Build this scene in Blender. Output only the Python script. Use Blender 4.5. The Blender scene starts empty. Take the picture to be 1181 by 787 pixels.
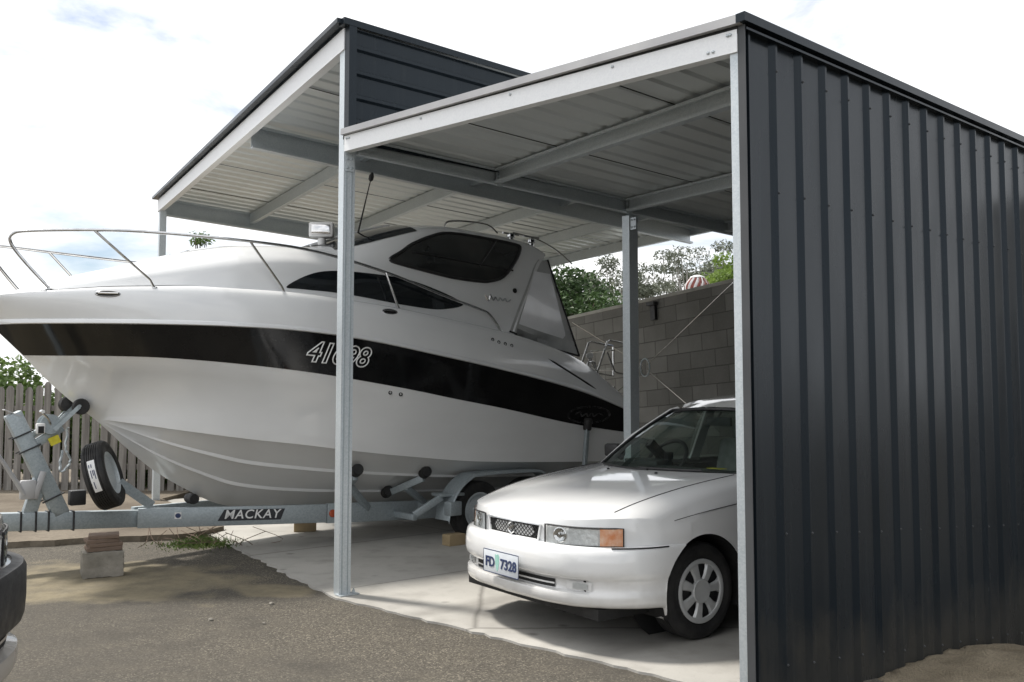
import bpy, bmesh, math, random
from math import sin, cos, pi, radians, sqrt, atan2
from mathutils import Vector, Matrix
random.seed(7)
SC = bpy.context.scene
COL = SC.collection

# ------------------------------------------------------------------ helpers
def V(*a): return Vector(a)

def tag(o, label=None, cat=None, group=None, kind=None):
    if label: o['label'] = label
    if cat: o['category'] = cat
    if group: o['group'] = group
    if kind: o['kind'] = kind
    return o

def thing(name, label, cat, loc=(0, 0, 0), rz=0.0, group=None, rot=None):
    o = bpy.data.objects.new(name, None)
    o.empty_display_size = .2
    COL.objects.link(o)
    o.location = loc
    o.rotation_euler = rot if rot else (0, 0, rz)
    return tag(o, label, cat, group)

def children_of(o):
    return [c for c in bpy.data.objects if c.parent == o]

def copy_tree(o, parent=None):
    c = o.copy(); COL.objects.link(c)
    if parent is not None: c.parent = parent
    for ch in children_of(o): copy_tree(ch, c)
    return c

class MB:
    """collects vertices and faces, then links them as ONE mesh object"""
    def __init__(s): s.v = []; s.f = []
    def add(s, vs, fs):
        k = len(s.v)
        s.v += [tuple(p) for p in vs]
        s.f += [tuple(i + k for i in f) for f in fs]
        return s
    def box(s, c, size, rot=None):
        hx, hy, hz = size[0] / 2, size[1] / 2, size[2] / 2
        vs = [V(x, y, z) for x in (-hx, hx) for y in (-hy, hy) for z in (-hz, hz)]
        if rot is not None: vs = [rot @ p for p in vs]
        c = V(*c)
        return s.add([p + c for p in vs], [(0, 1, 3, 2), (4, 6, 7, 5), (0, 4, 5, 1), (2, 3, 7, 6), (0, 2, 6, 4), (1, 5, 7, 3)])
    def extrude(s, poly, p0, p1, ax, ay, caps=True):
        """2-D polygon (in axes ax, ay) extruded from p0 to p1"""
        p0, p1, ax, ay = V(*p0), V(*p1), V(*ax), V(*ay)
        n = len(poly)
        vs = [p0 + ax * a + ay * b for a, b in poly] + [p1 + ax * a + ay * b for a, b in poly]
        fs = [(i, (i + 1) % n, n + (i + 1) % n, n + i) for i in range(n)]
        if caps: fs += [tuple(range(n))[::-1], tuple(range(n, 2 * n))]
        return s.add(vs, fs)
    def bar(s, p0, p1, w, h, up=(0, 0, 1)):
        """solid rectangular bar"""
        p0, p1 = V(*p0), V(*p1); d = (p1 - p0).normalized(); u = V(*up)
        side = d.cross(u).normalized(); u = side.cross(d)
        q = [(-w / 2, -h / 2), (w / 2, -h / 2), (w / 2, h / 2), (-w / 2, h / 2)]
        return s.extrude(q, p0, p1, side, u)
    def chan(s, p0, p1, h, w, side, up=(0, 0, 1), t=.012, lip=.015):
        """C channel: web on the line p0-p1 (bottom edge), flanges pointing to side"""
        p0, p1 = V(*p0), V(*p1); sd = V(*side); u = V(*up)
        poly = [(0, 0), (w, 0), (w, lip), (w - t, lip), (w - t, t), (t, t), (t, h - t), (w - t, h - t), (w - t, h - lip), (w, h - lip), (w, h), (0, h)]
        return s.extrude(poly, p0, p1, sd, u)
    def tube(s, pts, r, n=8, caps=True):
        pts = [V(*p) for p in pts]
        rs = r if isinstance(r, (list, tuple)) else [r] * len(pts)
        ring = []; prev = None
        for i, p in enumerate(pts):
            a = pts[max(0, i - 1)]; b = pts[min(len(pts) - 1, i + 1)]
            d = (b - a)
            d = d.normalized() if d.length > 1e-9 else V(0, 0, 1)
            if prev is None:
                x = d.orthogonal().normalized()
            else:
                x = (prev - d * prev.dot(d))
                x = x.normalized() if x.length > 1e-6 else d.orthogonal().normalized()
            prev = x; y = d.cross(x)
            ring.append([p + (x * cos(2 * pi * k / n) + y * sin(2 * pi * k / n)) * rs[i] for k in range(n)])
        vs = [q for rr in ring for q in rr]; fs = []
        for i in range(len(pts) - 1):
            for k in range(n):
                a = i * n + k; b = i * n + (k + 1) % n
                fs.append((a, b, b + n, a + n))
        if caps: fs += [tuple(range(n))[::-1], tuple(range((len(pts) - 1) * n, len(pts) * n))]
        return s.add(vs, fs)
    def lathe(s, prof, c, axis=(0, 0, 1), n=24, close=False):
        """prof: (radius, height along axis) pairs"""
        c = V(*c); d = V(*axis).normalized(); x = d.orthogonal().normalized(); y = d.cross(x)
        vs = []
        for r, h in prof:
            vs += [c + d * h + (x * cos(2 * pi * k / n) + y * sin(2 * pi * k / n)) * r for k in range(n)]
        fs = []; m = len(prof)
        for i in range(m if close else m - 1):
            j = (i + 1) % m
            for k in range(n):
                fs.append((i * n + k, i * n + (k + 1) % n, j * n + (k + 1) % n, j * n + k))
        if not close:
            fs += [tuple(range(n))[::-1], tuple(range((m - 1) * n, m * n))]
        return s.add(vs, fs)
    def grid(s, rows):
        """rows: list of equally long point lists"""
        n = len(rows[0]); vs = [p for r in rows for p in r]
        fs = [(i * n + j, i * n + j + 1, (i + 1) * n + j + 1, (i + 1) * n + j) for i in range(len(rows) - 1) for j in range(n - 1)]
        return s.add(vs, fs)
    def build(s, name, mat, parent=None, smooth=False, angle=40, merge=0, bevel=0, origin=None, solid=0):
        me = bpy.data.meshes.new(name)
        vs = s.v
        if origin is not None: vs = [(p[0] - origin[0], p[1] - origin[1], p[2] - origin[2]) for p in vs]
        me.from_pydata(vs, [], s.f)
        bm = bmesh.new(); bm.from_mesh(me)
        if merge: bmesh.ops.remove_doubles(bm, verts=bm.verts, dist=merge)
        bmesh.ops.recalc_face_normals(bm, faces=bm.faces)
        if bevel:
            es = [e for e in bm.edges if len(e.link_faces) == 2 and e.calc_face_angle(0) > radians(40)]
            if es: bmesh.ops.bevel(bm, geom=es, offset=bevel, segments=2, affect='EDGES', profile=.5, clamp_overlap=True)
        if solid: bmesh.ops.solidify(bm, geom=bm.faces[:], thickness=solid)
        bm.to_mesh(me); bm.free()
        if smooth or bevel:
            for p in me.polygons: p.use_smooth = True
            me.set_sharp_from_angle(angle=radians(angle))
        o = bpy.data.objects.new(name, me)
        COL.objects.link(o)
        if mat is not None: me.materials.append(mat)
        if parent is not None: o.parent = parent
        return o

def catmull(P, t):
    """P sorted [(t, v...)] -> interpolated tuple at t (monotone-ish Catmull-Rom)"""
    n = len(P)
    if t <= P[0][0]: return P[0][1:]
    if t >= P[-1][0]: return P[-1][1:]
    for i in range(n - 1):
        if P[i][0] <= t <= P[i + 1][0]: break
    a, b = P[i], P[i + 1]; h = b[0] - a[0]; x = (t - a[0]) / h
    out = []
    for k in range(1, len(a)):
        def slope(j):
            if j <= 0: return (P[1][k] - P[0][k]) / (P[1][0] - P[0][0])
            if j >= n - 1: return (P[-1][k] - P[-2][k]) / (P[-1][0] - P[-2][0])
            s0 = (P[j][k] - P[j - 1][k]) / (P[j][0] - P[j - 1][0]); s1 = (P[j + 1][k] - P[j][k]) / (P[j + 1][0] - P[j][0])
            if s0 * s1 <= 0: return 0.0
            return 2 * s0 * s1 / (s0 + s1)
        m0, m1 = slope(i), slope(i + 1)
        out.append((2 * x**3 - 3 * x**2 + 1) * a[k] + (x**3 - 2 * x**2 + x) * h * m0 + (-2 * x**3 + 3 * x**2) * b[k] + (x**3 - x**2) * h * m1)
    return tuple(out)

def lerp(P, t):
    if t <= P[0][0]: return P[0][1:]
    for a, b in zip(P, P[1:]):
        if t <= b[0]:
            x = (t - a[0]) / (b[0] - a[0]); return tuple(p + (q - p) * x for p, q in zip(a[1:], b[1:]))
    return P[-1][1:]

def smoothpath(pts, m=6):
    pts = [V(*p) for p in pts]; out = []
    for i in range(len(pts) - 1):
        p0 = pts[max(0, i - 1)]; p1 = pts[i]; p2 = pts[i + 1]; p3 = pts[min(len(pts) - 1, i + 2)]
        for k in range(m):
            t = k / m
            out.append(.5 * ((2 * p1) + (p2 - p0) * t + (2 * p0 - 5 * p1 + 4 * p2 - p3) * t * t + (3 * p1 - p0 - 3 * p2 + p3) * t**3))
    out.append(pts[-1]); return out

def text_mesh(body, size, bold=0, shear=0, outline=0, extrude=.002, spacing=1.0):
    """built-in font turned into plain vertex/face lists, centred"""
    cu = bpy.data.curves.new('lettering', 'FONT')
    cu.body = body; cu.size = size; cu.align_x = 'CENTER'; cu.align_y = 'CENTER'
    cu.shear = shear; cu.space_character = spacing; cu.offset = bold; cu.resolution_u = 4
    if outline: cu.fill_mode = 'NONE'; cu.bevel_depth = outline; cu.bevel_resolution = 0
    else: cu.extrude = extrude
    ob = bpy.data.objects.new('lettering', cu); COL.objects.link(ob)
    dg = bpy.context.evaluated_depsgraph_get()
    me = bpy.data.meshes.new_from_object(ob.evaluated_get(dg))
    vs = [tuple(v.co) for v in me.vertices]; fs = [tuple(p.vertices) for p in me.polygons]
    bpy.data.objects.remove(ob); bpy.data.curves.remove(cu); bpy.data.meshes.remove(me)
    return vs, fs

# ---------------------------------------------------------------- materials
class NT:
    def __init__(s, name):
        s.m = bpy.data.materials.new(name); s.m.use_nodes = True
        s.t = s.m.node_tree; s.b = s.t.nodes['Principled BSDF']; s.out = s.t.nodes['Material Output']
    def n(s, ty, **kw):
        x = s.t.nodes.new(ty)
        for k, v in kw.items():
            if hasattr(x, k) and not k[0].isupper(): setattr(x, k, v)
            else: x.inputs[k.replace('_', ' ')].default_value = v
        return x
    def l(s, a, b): s.t.links.new(a, b)
    def coord(s, scale=(1, 1, 1), kind='Object'):
        tc = s.n('ShaderNodeTexCoord'); mp = s.n('ShaderNodeMapping')
        mp.inputs['Scale'].default_value = scale
        s.l(tc.outputs[kind], mp.inputs['Vector']); return mp.outputs['Vector']
    def noise(s, vec, scale, detail=4, rough=.55):
        x = s.n('ShaderNodeTexNoise'); x.inputs['Scale'].default_value = scale
        x.inputs['Detail'].default_value = detail; x.inputs['Roughness'].default_value = rough
        s.l(vec, x.inputs['Vector']); return x.outputs['Fac']
    def ramp(s, fac, stops):
        x = s.n('ShaderNodeValToRGB'); e = x.color_ramp.elements
        while len(e) > len(stops): e.remove(e[-1])
        while len(e) < len(stops): e.new(.5)
        for q, (p, c) in zip(e, stops):
            q.position = p; q.color = (c if len(c) == 4 else (*c, 1)) if not isinstance(c, (int, float)) else (c, c, c, 1)
        s.l(fac, x.inputs['Fac']); return x.outputs['Color']
    def mix(s, fac, a, b, bt='MIX'):
        x = s.n('ShaderNodeMix', data_type='RGBA', blend_type=bt)
        for sock, val in ((x.inputs[0], fac), (x.inputs[6], a), (x.inputs[7], b)):
            if isinstance(val, (int, float)): sock.default_value = val if sock == x.inputs[0] else (val, val, val, 1)
            elif isinstance(val, tuple): sock.default_value = (*val, 1) if len(val) == 3 else val
            else: s.l(val, sock)
        return x.outputs[2]
    def math(s, op, a, b=0.0):
        x = s.n('ShaderNodeMath', operation=op)
        for sock, val in ((x.inputs[0], a), (x.inputs[1], b)):
            if isinstance(val, (int, float)): sock.default_value = val
            else: s.l(val, sock)
        return x.outputs[0]
    def bump(s, h, strength=.3, dist=.01):
        x = s.n('ShaderNodeBump'); x.inputs['Strength'].default_value = strength; x.inputs['Distance'].default_value = dist
        s.l(h, x.inputs['Height']); s.l(x.outputs['Normal'], s.b.inputs['Normal'])
    def set(s, base=None, rough=None, metal=None, coat=None, spec=None):
        for k, v in (('Base Color', base), ('Roughness', rough), ('Metallic', metal), ('Coat Weight', coat), ('Specular IOR Level', spec)):
            if v is None: continue
            if isinstance(v, (int, float)) and k != 'Base Color': s.b.inputs[k].default_value = v
            elif isinstance(v, tuple): s.b.inputs[k].default_value = (*v, 1) if len(v) == 3 else v
            else: s.l(v, s.b.inputs[k])
        return s

def varied(name, c1, c2, scale=3, rough=(.4, .6), metal=0, coat=0, bump=0, bscale=60, stretch=(1, 1, 1), detail=5, lo=.35, hi=.65, bdist=.004, spec=None):
    """two close colours broken up by noise, uneven gloss and a fine bump"""
    m = NT(name); vec = m.coord(stretch)
    f = m.noise(vec, scale, detail)
    m.set(base=m.ramp(f, [(lo, c1), (hi, c2)]), metal=metal, coat=coat, spec=spec)
    f2 = m.noise(vec, scale * 2.3, 3)
    m.set(rough=m.ramp(f2, [(.3, rough[0]), (.7, rough[1])]))
    if bump: m.bump(m.noise(m.coord(), bscale, 3), bump, bdist)
    return m.m

def galv(name, c1, c2, rough=(.38, .55), metal=.75, spangle=35):
    """zinc spangle"""
    m = NT(name); vec = m.coord()
    vo = m.n('ShaderNodeTexVoronoi'); vo.inputs['Scale'].default_value = spangle; m.l(vec, vo.inputs['Vector'])
    sep = m.n('ShaderNodeSeparateColor'); m.l(vo.outputs['Color'], sep.inputs[0])
    big = m.noise(m.coord((1, 1, .3)), 2.2, 5)
    f = m.math('ADD', m.math('MULTIPLY', sep.outputs[0], .45), m.math('MULTIPLY', big, .6))
    m.set(base=m.ramp(f, [(.2, c1), (.85, c2)]), metal=metal, rough=m.ramp(sep.outputs[1], [(0, rough[0]), (1, rough[1])]))
    return m.m

def foliage(name, dark, light, trans=.25):
    m = NT(name); vec = m.coord()
    f = m.noise(vec, 1.6, 3); g = m.noise(vec, 14, 2)
    k = m.math('ADD', m.math('MULTIPLY', f, .65), m.math('MULTIPLY', g, .4))
    col = m.ramp(k, [(.36, dark), (.68, light)])
    m.set(base=col, rough=.6)
    tr = m.n('ShaderNodeBsdfTranslucent'); m.l(col, tr.inputs['Color'])
    mx = m.n('ShaderNodeMixShader'); mx.inputs[0].default_value = trans
    m.l(m.b.outputs[0], mx.inputs[1]); m.l(tr.outputs[0], mx.inputs[2]); m.l(mx.outputs[0], m.out.inputs['Surface'])
    return m.m

def glass(name, tint=(.55, .62, .6), alpha=.75, rough=.02):
    """thin glass: partly see-through, partly mirror"""
    m = NT(name); t = m.t
    tr = m.n('ShaderNodeBsdfTransparent'); tr.inputs['Color'].default_value = (*tint, 1)
    gl = m.n('ShaderNodeBsdfGlossy'); gl.inputs['Roughness'].default_value = rough; gl.inputs['Color'].default_value = (.9, .95, .95, 1)
    lw = m.n('ShaderNodeLayerWeight'); lw.inputs['Blend'].default_value = .18
    f = m.math('ADD', m.math('MULTIPLY', lw.outputs['Fresnel'], .75), 1 - alpha if alpha < 1 else .02)
    mx = m.n('ShaderNodeMixShader'); m.l(f, mx.inputs[0]); m.l(tr.outputs[0], mx.inputs[1]); m.l(gl.outputs[0], mx.inputs[2])
    m.l(mx.outputs[0], m.out.inputs['Surface']); return m.m

M_ = {}
M_['galv'] = galv('galvanised_steel', (.47, .52, .55), (.60, .64, .66), rough=(.38, .5), metal=.45, spangle=110)
M_['galv_dull'] = galv('galvanised_trailer', (.31, .355, .375), (.42, .465, .485), rough=(.45, .6), metal=.5, spangle=80)
M_['zinc'] = varied('zincalume_sheet', (.63, .66, .66), (.70, .73, .725), 1.2, (.34, .46), metal=.45)
M_['trimlit'] = varied('charcoal_trim_lit', (.055, .058, .062), (.075, .078, .082), 2, (.35, .5), spec=.3)  # dark cladding paint, lightened as if lit for the front corner; screws reuse it
M_['beamglare'] = galv('zinc_beam_sun_glare', (.80, .81, .82), (.86, .87, .87), rough=(.4, .55), metal=.2, spangle=110)  # galvanised tone brightened to put sun glare into the front beams' colour
M_['flash'] = varied('pale_flashing', (.38, .38, .39), (.46, .46, .46), 3, (.35, .5), metal=.2)
def cladding():
    m = NT('dark_cladding'); vec = m.coord((1, 1, .25)); f = m.noise(vec, 1.6, 5)
    base = m.ramp(f, [(.35, (.0080, .0115, .0155)), (.65, (.0105, .0145, .0190))])
    # dried mud splash and dust along the foot of the sheets
    tc = m.n('ShaderNodeTexCoord'); sp = m.n('ShaderNodeSeparateXYZ'); m.l(tc.outputs['Object'], sp.inputs[0])
    z = m.math('ADD', sp.outputs[2], m.math('MULTIPLY', m.math('SUBTRACT', m.noise(m.coord((1, 1, .4)), 5, 6, .65), .5), .9))
    base = m.mix(m.ramp(z, [(-.05 if False else .0, .28), (.30, 0.0)]), base, (.085, .075, .058))
    run = m.noise(m.coord((9, 9, .35)), 2.0, 4)
    base = m.mix(m.ramp(run, [(.56, 0.0), (.75, .05)]), base, (.16, .16, .15))
    f2 = m.noise(vec, 3.4, 4)
    m.set(base=base, rough=m.ramp(f2, [(.3, .19), (.7, .33)]), spec=.26)
    m.b.inputs['Specular Tint'].default_value = (.82, .92, 1.0, 1)
    m.bump(m.noise(m.coord((1, 1, .5)), 1.8, 2), .06, .04)
    return m.m
M_['clad'] = cladding()
M_['gel'] = varied('white_gelcoat', (.74, .75, .755), (.80, .81, .81), 1.1, (.08, .18), coat=.35)
M_['gel_low'] = varied('hull_gelcoat', (.74, .745, .74), (.81, .815, .81), 1.6, (.08, .2), coat=.4, stretch=(.4, 1, 1))
M_['black'] = varied('black_gloss_band', (.006, .006, .007), (.012, .012, .012), 3, (.05, .13), spec=.35)
M_['tint'] = varied('tinted_window', (.006, .008, .010), (.014, .017, .020), 2, (.02, .06), coat=.5)
M_['badge'] = varied('badge_grey', (.05, .05, .05), (.10, .10, .10), 9, (.2, .35), metal=.5)
M_['smoke'] = varied('smoky_window', (.018, .020, .021), (.045, .046, .044), 1.3, (.03, .08), coat=.5)
M_['stainless'] = varied('stainless_tube', (.5, .5, .5), (.66, .66, .66), 12, (.1, .22), metal=1)
M_['chrome'] = varied('chrome_trim', (.6, .6, .6), (.75, .75, .75), 12, (.06, .14), metal=1)
M_['rubber'] = varied('tyre_rubber', (.012, .012, .013), (.028, .027, .026), 9, (.55, .8), bump=.25, bscale=90)
M_['plastic'] = varied('black_plastic', (.014, .014, .015), (.025, .025, .026), 8, (.4, .6), bump=.15, bscale=160)
M_['white'] = varied('white_plastic', (.72, .72, .71), (.8, .8, .79), 4, (.25, .4))
M_['canvas'] = varied('cream_canvas', (.42, .43, .43), (.52, .53, .52), 5, (.7, .85), bump=.3, bscale=220)
def car_paint():
    m = NT('white_car_paint'); vec = m.coord(); tc = m.n('ShaderNodeTexCoord'); sp = m.n('ShaderNodeSeparateXYZ'); m.l(tc.outputs['Object'], sp.inputs[0])
    base = m.ramp(m.noise(vec, 1.3, 5), [(.35, (.78, .79, .79)), (.65, (.82, .82, .815))])
    # road film along the sills and bumper
    g = m.math('ADD', sp.outputs[2], m.math('MULTIPLY', m.math('SUBTRACT', m.noise(vec, 7, 6, .65), .5), .35))
    base = m.mix(m.ramp(g, [(.16, .42), (.46, 0.0)]), base, (.34, .30, .24))
    base = m.mix(m.ramp(m.noise(vec, 120, 2), [(.70, 0.0), (.78, .22)]), base, (.3, .28, .25))
    m.set(base=base, rough=m.ramp(m.noise(vec, 5, 4), [(.3, .05), (.7, .13)]), coat=.8)
    return m.m
M_['paint'] = car_paint()
M_['bronze'] = varied('bronze_grey_paint', (.36, .345, .325), (.42, .40, .38), 1.3, (.22, .34), metal=.25, coat=.7)
M_['void'] = varied('dark_recess', (.008, .008, .008), (.014, .014, .014), 6, (.6, .8))
M_['seat'] = varied('grey_seat_cloth', (.20, .22, .21), (.28, .30, .29), 18, (.8, .95), bump=.3, bscale=300)
M_['dash'] = varied('grey_dashboard', (.035, .04, .04), (.055, .06, .06), 9, (.55, .75), bump=.2, bscale=240)
M_['alloy'] = varied('silver_wheel_paint', (.56, .57, .57), (.66, .67, .67), 9, (.35, .5), metal=.35)
M_['amber'] = varied('amber_lens', (.80, .30, .12), (.92, .66, .50), 14, (.1, .2), coat=.6)
M_['red'] = varied('red_lens', (.42, .07, .03), (.5, .10, .04), 22, (.12, .25), coat=.5)
M_['yellow'] = varied('yellow_webbing', (.55, .48, .03), (.68, .60, .05), 30, (.6, .8))
M_['ink'] = varied('dark_blue_ink', (.02, .035, .10), (.03, .05, .13), 30, (.5, .6))
M_['blackink'] = varied('black_decal', (.012, .014, .02), (.02, .022, .028), 30, (.3, .45))
M_['plate'] = varied('plate_white', (.62, .66, .70), (.70, .74, .78), 9, (.3, .45))
M_['mint'] = varied('plate_mint', (.30, .58, .50), (.36, .64, .56), 9, (.3, .45))
M_['glass'] = glass('windscreen_glass', (.70, .78, .74), .92)
M_['lampglass'] = glass('lamp_lens', (.97, .98, .98), .93, .03)
M_['vinyl'] = glass('clear_vinyl', (.80, .82, .83), .62, .12)
M_['brick'] = varied('weathered_timber', (.12, .085, .065), (.22, .16, .12), 7, (.8, .95), bump=.6, bscale=35, stretch=(.3, .3, 3), bdist=.01)
M_['cblock'] = varied('concrete_footing', (.17, .16, .135), (.29, .27, .235), 5, (.85, .95), bump=.5, bscale=45, bdist=.01)
M_['coping'] = varied('pale_coping', (.36, .35, .32), (.50, .49, .45), 4, (.85, .95), bump=.3, bscale=40)
M_['pine'] = varied('pine_chock', (.30, .23, .13), (.40, .31, .19), 5, (.75, .9), bump=.3, bscale=40)
M_['fence'] = varied('grey_paling', (.14, .13, .118), (.27, .255, .235), 4, (.8, .95), bump=.5, bscale=30, stretch=(4, 4, .35), bdist=.006)
M_['bark'] = varied('bark', (.08, .06, .045), (.17, .14, .11), 6, (.8, .95), bump=.6, bscale=20, bdist=.02)
M_['gumbark'] = varied('pale_gum_bark', (.28, .26, .24), (.44, .42, .39), 3, (.7, .9), bump=.3, bscale=14)
# ------------------------------------------------------------ site geometry
MX = V(-1.28, 6.83, 0); RX = V(1.16, 4.55, 0)             # feet of the two front posts
DD = V(sin(radians(50)), cos(radians(50)), 0)              # into the bays
NN = V(cos(radians(50)), -sin(radians(50)), 0)             # out of the clad side
EE = V(-sin(radians(32)), cos(radians(32)), 0)             # along the tall bay's front
FR = (RX - MX).normalized(); WR = (RX - MX).length         # along the low bay's front
INR = V(-FR.y, FR.x, 0); INL = V(EE.y, -EE.x, 0)           # inward normals
def Wl(s, t, z): return MX + DD * s + EE * t + V(0, 0, z)
def Wr(s, t, z): return MX + DD * s + FR * t + V(0, 0, z)

def ground_h(x, y):
    p = V(x, y, 0) - RX
    s, n = p.dot(DD), p.dot(NN)
    if n <= -.5 or s <= 0: return 0.0
    return -min(.6, .105 * s) * min(1, (n + .5) / .4)

def axis_steps(lo, a, b, hi, fine):
    out = []; x = a
    while x <= b: out.append(x); x += fine
    st = fine; x = b + st
    while x < hi: out.append(x); st *= 1.5; x += st
    out.append(hi); st = fine; x = a - st
    while x > lo: out.insert(0, x); st *= 1.5; x -= st
    out.insert(0, lo); return out

def ground_material():
    m = NT('weathered_asphalt'); vec = m.coord(kind='Object')
    big = m.noise(vec, .55, 5); mid = m.noise(vec, 5, 5); fine = m.noise(vec, 140, 3, .6)
    vo = m.n('ShaderNodeTexVoronoi'); vo.inputs['Scale'].default_value = 120; m.l(vec, vo.inputs['Vector'])
    sep = m.n('ShaderNodeSeparateColor'); m.l(vo.outputs['Color'], sep.inputs[0])
    speck = m.ramp(sep.outputs[0], [(0, (.046, .041, .033)), (.55, (.094, .085, .070)), (.85, (.145, .13, .105)), (1, (.28, .25, .20))])
    base = m.mix(m.ramp(big, [(.38, 0.0), (.58, .65)]), speck, (.074, .068, .058))
    base = m.mix(m.ramp(mid, [(.45, 0.0), (.72, .35)]), base, (.115, .102, .080))
    base = m.mix(m.ramp(m.noise(vec, 1.1, 6, .6), [(.56, 0.0), (.68, .55)]), base, (.045, .041, .035))
    # blown sand lying in shallow patches on the asphalt
    def patch(cx, cy, rx, ry, rot):
        tc = m.n('ShaderNodeTexCoord'); mp = m.n('ShaderNodeMapping', vector_type='TEXTURE')
        mp.inputs['Location'].default_value = (cx, cy, 0); mp.inputs['Rotation'].default_value = (0, 0, rot); mp.inputs['Scale'].default_value = (rx, ry, 1)
        m.l(tc.outputs['Object'], mp.inputs['Vector'])
        ln = m.n('ShaderNodeVectorMath', operation='LENGTH'); m.l(mp.outputs[0], ln.inputs[0])
        return ln.outputs['Value']
    wob = m.math('MULTIPLY', m.math('SUBTRACT', m.noise(vec, 2.2, 5), .5), 1.1)
    p1 = m.math('ADD', patch(-3.35, 7.45, 1.35, .95, -.25), wob)
    p2 = m.math('ADD', patch(-1.85, 7.1, .45, .24, -.5), wob)
    p3 = m.math('ADD', patch(-5.2, 7.0, 2.0, 1.3, 0), wob)
    d = m.math('MINIMUM', m.math('MINIMUM', p1, p2), p3)
    mask = m.ramp(d, [(.70, 1.0), (1.02, 0.0)])
    sand = m.mix(m.noise(vec, 30, 4), (.17, .145, .096), (.26, .225, .155))
    mask = m.mix(m.ramp(mid, [(.35, .55), (.6, 1)]), 0.0, mask)
    base = m.mix(mask, base, sand)
    m.set(base=base, rough=.92, spec=.25)
    h = m.math('ADD', m.math('MULTIPLY', sep.outputs[1], .5), fine)
    m.bump(h, .45, .006)
    return m.m

def concrete_material():
    m = NT('slab_concrete'); vec = m.coord(kind='Object')
    a = m.noise(vec, .7, 6); b = m.noise(vec, 5, 5); c = m.noise(vec, 60, 3)
    base = m.ramp(a, [(.32, (.33, .318, .292)), (.5, (.41, .397, .367)), (.7, (.48, .465, .43))])
    base = m.mix(m.ramp(b, [(.5, 0.0), (.75, .35)]), base, (.19, .18, .16))
    base = m.mix(m.ramp(c, [(.6, 0.0), (.75, .25)]), base, (.16, .15, .135))
    vo = m.n('ShaderNodeTexVoronoi'); vo.inputs['Scale'].default_value = 2.6; m.l(vec, vo.inputs['Vector'])
    drip = m.math('ADD', vo.outputs['Distance'], m.math('MULTIPLY', b, .25))
    base = m.mix(m.ramp(drip, [(.16, .55), (.24, 0.0)]), base, (.10, .093, .082))
    cr = m.n('ShaderNodeTexVoronoi', feature='DISTANCE_TO_EDGE'); cr.inputs['Scale'].default_value = .33; m.l(m.mix(.12, vec, m.noise(vec, 3, 4)), cr.inputs['Vector'])
    base = m.mix(m.ramp(cr.outputs['Distance'], [(.001, .6), (.006, 0.0)]), base, (.09, .085, .075))
    # saw-cut joints and the dark tracks of tyres, fixed to the slab
    def axis(dirv, org):
        sb = m.n('ShaderNodeVectorMath', operation='SUBTRACT'); m.l(vec, sb.inputs[0]); sb.inputs[1].default_value = tuple(org)
        dt = m.n('ShaderNodeVectorMath', operation='DOT_PRODUCT'); m.l(sb.outputs[0], dt.inputs[0]); dt.inputs[1].default_value = tuple(dirv); return dt.outputs['Value']
    nx, sx_ = axis(NN, MX), axis(DD, MX)
    for v_, at_ in ((nx, -.20), (sx_, 2.6)):
        base = m.mix(m.ramp(m.math('ABSOLUTE', m.math('SUBTRACT', v_, at_)), [(.003, .8), (.007, 0.0)]), base, (.06, .056, .05))
    for at_ in (.85, 2.35):
        tk = m.math('ADD', m.math('ABSOLUTE', m.math('SUBTRACT', nx, at_)), m.math('MULTIPLY', b, .12))
        base = m.mix(m.ramp(tk, [(.10, .32), (.20, 0.0)]), base, (.13, .122, .11))
    m.set(base=base, rough=.85, spec=.3); m.bump(m.math('ADD', b, m.math('MULTIPLY', c, .4)), .25, .006)
    return m.m

def dirt_material():
    m = NT('dry_dirt'); vec = m.coord(kind='Object')
    a = m.noise(vec, .9, 5); b = m.noise(vec, 22, 4)
    base = m.ramp(a, [(.35, (.12, .10, .078)), (.65, (.20, .172, .135))])
    base = m.mix(m.ramp(b, [(.45, 0.0), (.75, .55)]), base, (.10, .085, .065))
    m.set(base=base, rough=.95, spec=.2); m.bump(b, .6, .02); return m.m

xs = axis_steps(-320, -9, 9, 320, .3); ys = axis_steps(-60, -3, 16, 480, .3)
g = MB(); g.grid([[V(x, y, ground_h(x, y)) for y in ys] for x in xs])
tag(g.build('ground', ground_material(), smooth=True), kind='structure')

# slab under both bays: one flat pour, edges a little chewed
def chewed(p, q, n, amp):
    p, q = V(*p), V(*q); d = (q - p); sd = V(-d.y, d.x, 0).normalized(); out = []
    for i in range(n):
        out.append(p + d * (i / n) + sd * (random.uniform(-amp, amp) if i else 0))
    return out
A0 = V(1.17, 4.525, 0); A1 = V(-1.29, 6.775, 0); A2 = Wl(-.06, 7.5, 0)
edge = chewed(A0, A1, 40, .018) + chewed(A1, A2, 70, .03) + [Wl(7.5, 7.5, 0), Wl(7.5, .02, 0), RX + DD * 6.0 - NN * .012, RX - NN * .012]
sl = MB(); n = len(edge)
sl.add([p + V(0, 0, .014) for p in edge] + [p + V(0, 0, -.15) for p in edge], [tuple(range(n))] + [(i, (i + 1) % n, n + (i + 1) % n, n + i) for i in range(n)])
tag(sl.build('concrete_slab', concrete_material()), kind='structure')

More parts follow.
